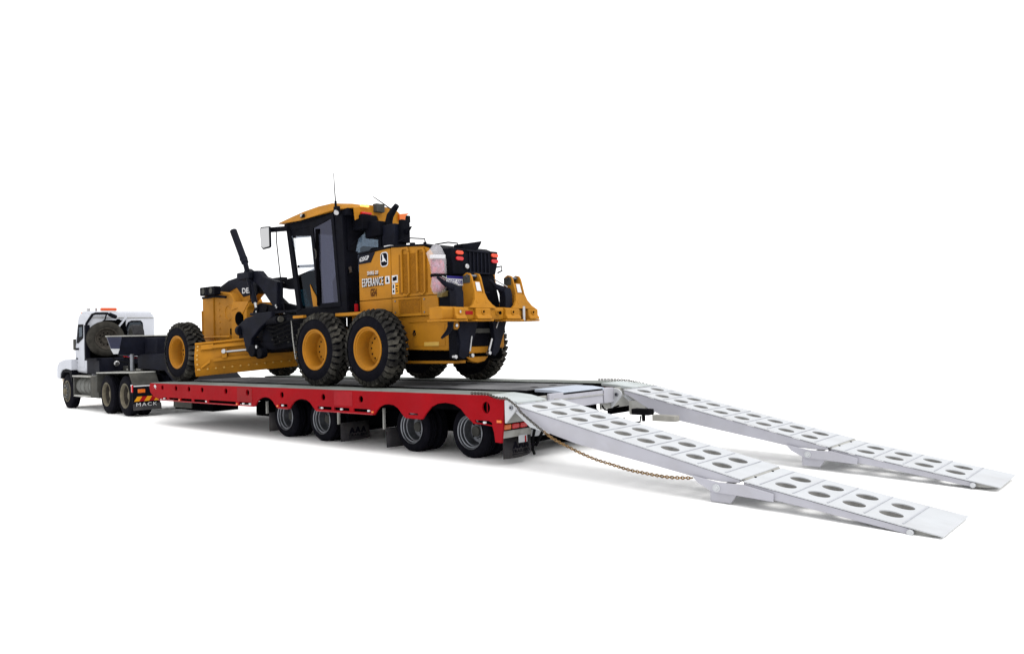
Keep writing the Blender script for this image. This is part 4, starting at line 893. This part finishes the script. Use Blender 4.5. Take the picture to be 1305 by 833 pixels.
# ================================================================== PRIME MOVER
TH = math.radians(-3.5)
K = root('prime_mover', (-13.61, .60, -.81), 'white conventional prime mover truck coupled to the front of the low loader', 'truck', TH, inv=False)
def truck_tyre(R=.51, y0=0.0, Wd=.27):
    return [(.295,y0+.03),(.33,y0+.008),(.40,y0-.002),(R-.05,y0+.018),(R-.01,y0+.035),(R,y0+.06),(R,y0+.10),(R-.012,y0+.104),(R-.012,y0+.114),(R,y0+.118),(R,y0+.155),(R-.012,y0+.159),(R-.012,y0+.169),(R,y0+.173),(R,y0+.21),(R-.01,y0+.235),(R-.05,y0+.252),(.40,y0+Wd),(.33,y0+.26),(.295,y0+.24)]
def drive_wheel():
    w = MB().lathe(truck_tyre(),44,closed=True).lathe(truck_tyre(y0=.30),44,closed=True).build('drive_wheel', RUB, K)
    MB().lathe([(.30,.02),(.318,.002),(.305,-.006),(.288,.01),(.275,.07),(.262,.16),(.25,.23),(.15,.25),(.14,.22),(.13,.12),(.10,.10),(0,.10)],36).build('rim', DUSTRIM, w)
    MB().lathe([(.272,.075),(.258,.158),(.246,.226),(.155,.244)],36).build('rim_barrel', DARKRIM, w)
    return w
dw = drive_wheel(); dws = [dw]+[copy_tree(dw, K) for _ in range(3)]
for w, (x, far) in zip(dws, ((0,0),(-1.32,0),(0,1),(-1.32,1))):
    w.location = (x, 0 if not far else 2.45, .512); w.rotation_euler = (0, x, math.pi*far)
fw = MB().lathe(truck_tyre(.50),44,closed=True).build('steer_wheel', RUB, K)
MB().lathe([(.30,.02),(.315,.002),(.30,-.006),(.285,.01),(.275,.02),(.23,.03),(.20,-.01),(.10,-.03),(.09,-.08),(.05,-.10),(0,-.10)],36).build('rim', DUSTRIM, fw)
nb = MB()
for i in range(10):
    a = 2*math.pi*i/10
    nb.cyl((.17*math.cos(a),-.045,.17*math.sin(a)),(.17*math.cos(a),-.02,.17*math.sin(a)),.02,6,0)
    nb.cyl((.245*math.cos(a+.3),.012,.245*math.sin(a+.3)),(.245*math.cos(a+.3),.03,.245*math.sin(a+.3)),.035,10,1)
nb.build('wheel_nuts', [GALV, DARK], fw)
MB().lathe([(.262,.024),(.20,-.014),(.115,-.032)],36).build('rim_face', GREYP, fw)
fw2 = copy_tree(fw, K)
fw.location = (-4.70,.03,.50); fw2.location = (-4.70,2.42,.50); fw2.rotation_euler = (0,0,math.pi)
for x in (0,-1.32,-4.70): MB().cyl((x,.3,.51),(x,2.15,.51),.09,10).build('axle', DARK, K)
for a, b in ((.80,.90),(1.55,1.65)): MB().box(-5.2,.75,a,b,.72,1.0).build('chassis_rail', BLK, K, .01)
MB().box(.6,.72,.9,1.55,.75,.98).build('rear_cross_member', BLK, K, .01)
MB().prism([(-.9,1.02),(.25,1.02),(.55,.95),(.55,1.0),(.25,1.10),(-.9,1.10)],1,.75,1.7).build('turntable', BLK, K, .012)
# mudguards
for y0, y1 in ((-.03,.62),(1.83,2.48)):
    MB().prism([(-1.99,1.085),(.40,1.115),(.42,1.09),(-1.99,1.055)],1,y0,y1).build('mudguard_top', WHG, K, .006)
    MB().add([(.41,y0,1.10),(.41,y1,1.10),(.60,y1+.02,.79),(.60,y0+.02,.79),(.37,y0,1.09),(.37,y1,1.09),(.56,y1+.02,.79),(.56,y0+.02,.79)],[(0,1,2,3),(7,6,5,4),(0,3,7,4),(1,5,6,2),(0,4,5,1),(3,2,6,7)]).build('mudguard_tail', GREYP, K, .008)
    MB().prism([(-2.05,.55),(-1.98,1.07),(-1.9,1.07),(-1.92,.55)],1,y0,y1).build('mudguard_front', GREYP, K, .006)
    MB().box(.585,.62,y0+.0,y1+.02,.33,.79).build('lamp_panel', BLK, K, .004)
    MB().box(.615,.635,y0+.02,y1,.755,.785).build('panel_trim', LET, K, .004)
    MB().box(.615,.64,y0+.12,y0+.30,.60,.69).build('indicator_lamp', ORL, K, .01)
    for k in range(5):
        ya = y0+.03+.12*k
        xplate('chevron_stripe', [(ya,.39),(ya+.12,.39),(ya+.20 if k < 4 else ya+.12,.51),(ya+.08,.51)], .618, .006, CHY if k % 2 == 0 else CHR, K)
    MB().prism([(.60,.33),(.625,.33),(.645,.17),(.62,.17)],1,y0+.01,y1+.04).build('rubber_flap', FLAP, K, .004)
text('flap_lettering', 'MACK', (.632,.05,.27), (0,1,0), (0,0,1), .50, LET, K, .006, .085, bold=-.004, space=1.25)
MB().box(.60,.66,-.06,-.03,.62,.80).build('corner_marker', REDL, K, .005)
MB().cyl((.61,-.05,.79),(.65,-.05,.79),.025,10).build('corner_lamp', LET, K)
# fuel tank and steps
MB().cyl((-4.0,.34,.67),(-2.62,.34,.67),.27,26).build('fuel_tank', TANK, K, .015)
for x in (-3.75,-3.40,-3.05): MB().cyl((x-.11,.34,.67),(x+.11,.34,.67),.285,26).build('tank_band', TANK, K, .015)
MB().box(-4.1,-2.60,.0,.66,.935,.975).build('step_plate', WHG, K, .006)
MB().box(-4.12,-4.02,.03,.64,.38,.95).build('step_side', GREYP, K, .01)
MB().box(-2.66,-1.98,.03,.60,.38,.95).build('battery_cover', GREYP, K, .01)
MB().box(-4.1,-2.6,.03,.12,.37,.42).build('lower_step', WHG, K, .006)
# cab
cabp = [(-3.36,1.16),(-3.34,2.60),(-3.42,2.74),(-4.0,2.74),(-4.12,2.64),(-4.40,1.95),(-4.42,1.12),(-4.3,1.05),(-3.5,1.02)]
MB().prism(cabp,1,.18,2.08).build('cab_body', CABW, K, .07)
MB().prism([(-3.35,2.60),(-3.40,2.80),(-4.0,2.82),(-4.10,2.64)],1,.24,2.02).build('cab_roof', CABW, K, .06)
vplate('side_window', [(-4.05,1.90),(-4.22,1.90),(-4.06,2.44),(-3.62,2.43),(-3.64,2.04),(-3.95,1.94)], .168, .015, BLK, K)
vplate('quarter_glass', [(-3.94,2.06),(-3.96,2.36),(-3.68,2.36),(-3.68,2.10)], .160, .01, GLASSR, K)
vplate('door_panel', [(-4.36,1.22),(-4.36,1.84),(-3.58,1.90),(-3.58,1.20)], .172, .012, CABW, K, (), .006)
MB().box(-4.1,-4.02,.10,.17,1.70,1.76).build('door_handle', BLK, K, .01)
text('cab_lettering', 'V8', (-4.25,.171,1.45), (1,0,0), (0,0,1), .12, LETB, K, .003) if False else None
for a, b, c, d in ((-4.28,-4.12,1.43,1.47),(-4.22,-4.14,1.33,1.345)): MB().box(a,b,.166,.172,c,d).build('door_decal', LETB, K)
MB().box(-4.42,-4.30,.13,.20,1.70,2.02).build('side_mirror', GREYP, K, .02)
# rear of the cab
xplate('rear_window', [(1.22,2.02),(1.22,2.30),(1.30,2.48),(1.40,2.53),(1.66,2.53),(1.72,2.46),(1.75,2.02)], -3.345, .015, BLK, K, (), .004)
xplate('rear_glass', [(1.27,2.05),(1.28,2.30),(1.35,2.47),(1.64,2.48),(1.68,2.42),(1.70,2.05)], -3.328, .01, GLASSR, K)
MB().box(-3.36,-3.325,.24,2.04,2.605,2.625).build('roof_gutter', WHG, K)
MB().bar((-3.28,.98,2.30),(-3.28,1.24,2.64),.05,.09,(1,0,0)).build('rear_brace', CABW, K, .01)
MB().box(-3.34,-3.32,.98,1.08,2.53,2.57).build('rear_vent', BLK, K)
MB().tube([(-3.28,.13,1.46),(-3.28,.13,2.30),(-3.28,.16,2.45),(-3.28,.32,2.70),(-3.28,.40,2.73),(-3.28,.72,2.73),(-3.28,.78,2.68)], .035, 8).build('snorkel_frame', BLK, K)
MB().cyl((-3.22,.76,2.70),(-3.05,.86,2.62),.06,12).tube([(-3.25,.68,2.70),(-3.2,.62,2.55),(-3.22,.56,2.48)], .02, 6).build('rear_spot_lamp', BLK, K)
MB().box(-3.32,-3.20,.10,.22,1.46,2.40).build('frame_post', BLK, K, .01)
MB().box(-3.31,-3.28,.2,1.25,1.45,2.22).box(-3.31,-3.28,.62,1.22,2.2,2.54).build('wheel_rack', DARK, K)
MB().box(-3.33,-2.3,.16,2.0,1.02,1.46).build('equipment_box', NAVY, K, .02)
MB().box(-3.2,-2.2,.06,.18,1.40,1.46).build('box_edge', BLK, K, .006)
MB().box(-3.52,-3.40,.6,1.02,2.815,2.90).build('amber_light_bar', ORBAR, K, .012)
for x, y, q in ((-3.95,.42,.05),(-3.7,.55,.035)): MB().cyl((x,y,2.80),(x,y,2.91),q,12).build('roof_horn', CHROME, K, .01)
MB().cyl((-4.08,.3,2.76),(-4.12,.3,2.78),.03,8).build('roof_marker', ORL, K)
MB().lathe([(0,-.02),(.05,-.02),(.075,.0),(.075,.04),(0,.05)],16).build('work_lamp', CHROME, K).matrix_basis = Matrix.Translation((-2.2,.58,1.30)) @ Matrix.Rotation(math.radians(90),4,'Z')
MB().box(-3.42,-2.9,.30,.75,.88,1.02).build('side_tank', CABW, K, .04)
for k, (m_, y0) in enumerate(((STRAP,.85),(CHR,.98),(PLB,1.10))):
    pts = [(-2.9+.1*i, y0+.03*math.sin(i*1.9), 1.48-.05*math.sin(math.pi*i/16)+.03*math.cos(i*1.9)) for i in range(17)]
    MB().tube(pts, .016, 6).build('air_line', m_, K)
MB().box(-2.25,-1.7,.75,1.15,1.02,1.22).build('battery_box', GREYP, K, .02)
MB().cyl((-2.2,1.3,1.15),(-1.55,1.3,1.15),.13,16).build('air_tank', BLK, K, .01)
MB().box(-1.3,-.95,.55,.75,1.12,1.30).build('toolbox', BLK, K, .01)
MB().box(-1.55,-1.35,.6,.9,1.12,1.16).build('walk_plate', WHG, K)
MB().box(-1.25,-.6,.62,.68,1.12,1.17).build('walk_rail', WHG, K)
MB().tube([(-2.25,.5,1.45),(-1.9,.6,1.35),(-1.4,.8,1.25),(-1.0,1.0,1.2)], .02, 6).build('air_line', STRAP, K)
# bonnet, guards and bumper
MB().prism([(-4.35,1.10),(-4.35,1.78),(-4.9,1.62),(-5.38,1.42),(-5.48,1.22),(-5.46,.75),(-4.4,.80)],1,.48,1.97).build('bonnet', CABW, K, .13)
gp = [(-4.20,1.12),(-4.20,1.44),(-4.85,1.43),(-5.32,1.36),(-5.52,1.22),(-5.54,.86),(-5.26,.86),(-5.22,1.02),(-5.05,1.12),(-4.7,1.16)]
for y in (.0,1.98): vplate('front_guard', gp, y, .50, CABW, K, (), .06)
for y in (.03,2.0): vplate('guard_liner', [(-4.25,.75),(-4.22,1.16),(-5.2,1.14),(-5.26,.86),(-5.0,1.05),(-4.45,1.05)], y, .44, BLK, K)
MB().prism([(-5.02,.27),(-5.30,.88),(-5.50,.86),(-5.30,.28)],1,.12,2.33).build('bumper', mat('tan_dusty_bumper', (.45,.38,.30), .7, var=.15), K, .03)
MB().box(-5.47,-5.42,.05,.20,1.0,1.14).build('front_indicator', REDL, K, .01)

# ---- spare tyres
s1 = MB()
pr = [(r, y-.13) for r, y in truck_tyre(.50)]
s1.lathe(pr, 44, closed=True)
so = root('spare_tyre', (-13.61+math.cos(TH)*-3.14-math.sin(TH)*.61, .60+math.sin(TH)*-3.14+math.cos(TH)*.61, -.81+2.0), 'big dusty spare tyre standing upright behind the white truck cab', 'tyre', TH, group='spare tyres', inv=False)
t1 = s1.build('tyre', OLDRUB, so); t1.rotation_euler = (0,0,math.pi/2)
r1 = MB().lathe([(.30,-.10),(.315,-.118),(.30,-.126),(.285,-.11),(.262,-.03),(.20,.0),(.14,.0),(.13,-.02),(.128,.04),(.0,.04)],36).build('rim', DARKRIM, so); r1.rotation_euler = (0,0,math.pi/2)
b = MB()
for i in range(10):
    a = 2*math.pi*i/10; b.cyl((.17*math.cos(a),-.012,.17*math.sin(a)),(.17*math.cos(a),.01,.17*math.sin(a)),.02,8)
b.build('stud_hole', DARK, so).rotation_euler = (0,0,math.pi/2)
sq = root('spare_tyre', (-14.42, 1.12, 1.24), 'small black spare tyre standing behind the dark trailer headboard', 'tyre', 0.0, group='spare tyres', inv=False)
s2 = MB().lathe([(.17,.02),(.19,.0),(.25,.008),(.275,.03),(.28,.08),(.28,.20),(.275,.25),(.25,.272),(.19,.28),(.17,.26)],32,closed=True).build('tyre', RUBG, sq)
MB().lathe([(.175,.02),(.165,.01),(.15,.05),(.12,.10),(0,.10)],24).build('rim', GREYP, sq)
sq.rotation_euler = (0,0,math.radians(-6))
for o in bpy.data.objects:
    if '_inv' in o: del o['_inv']
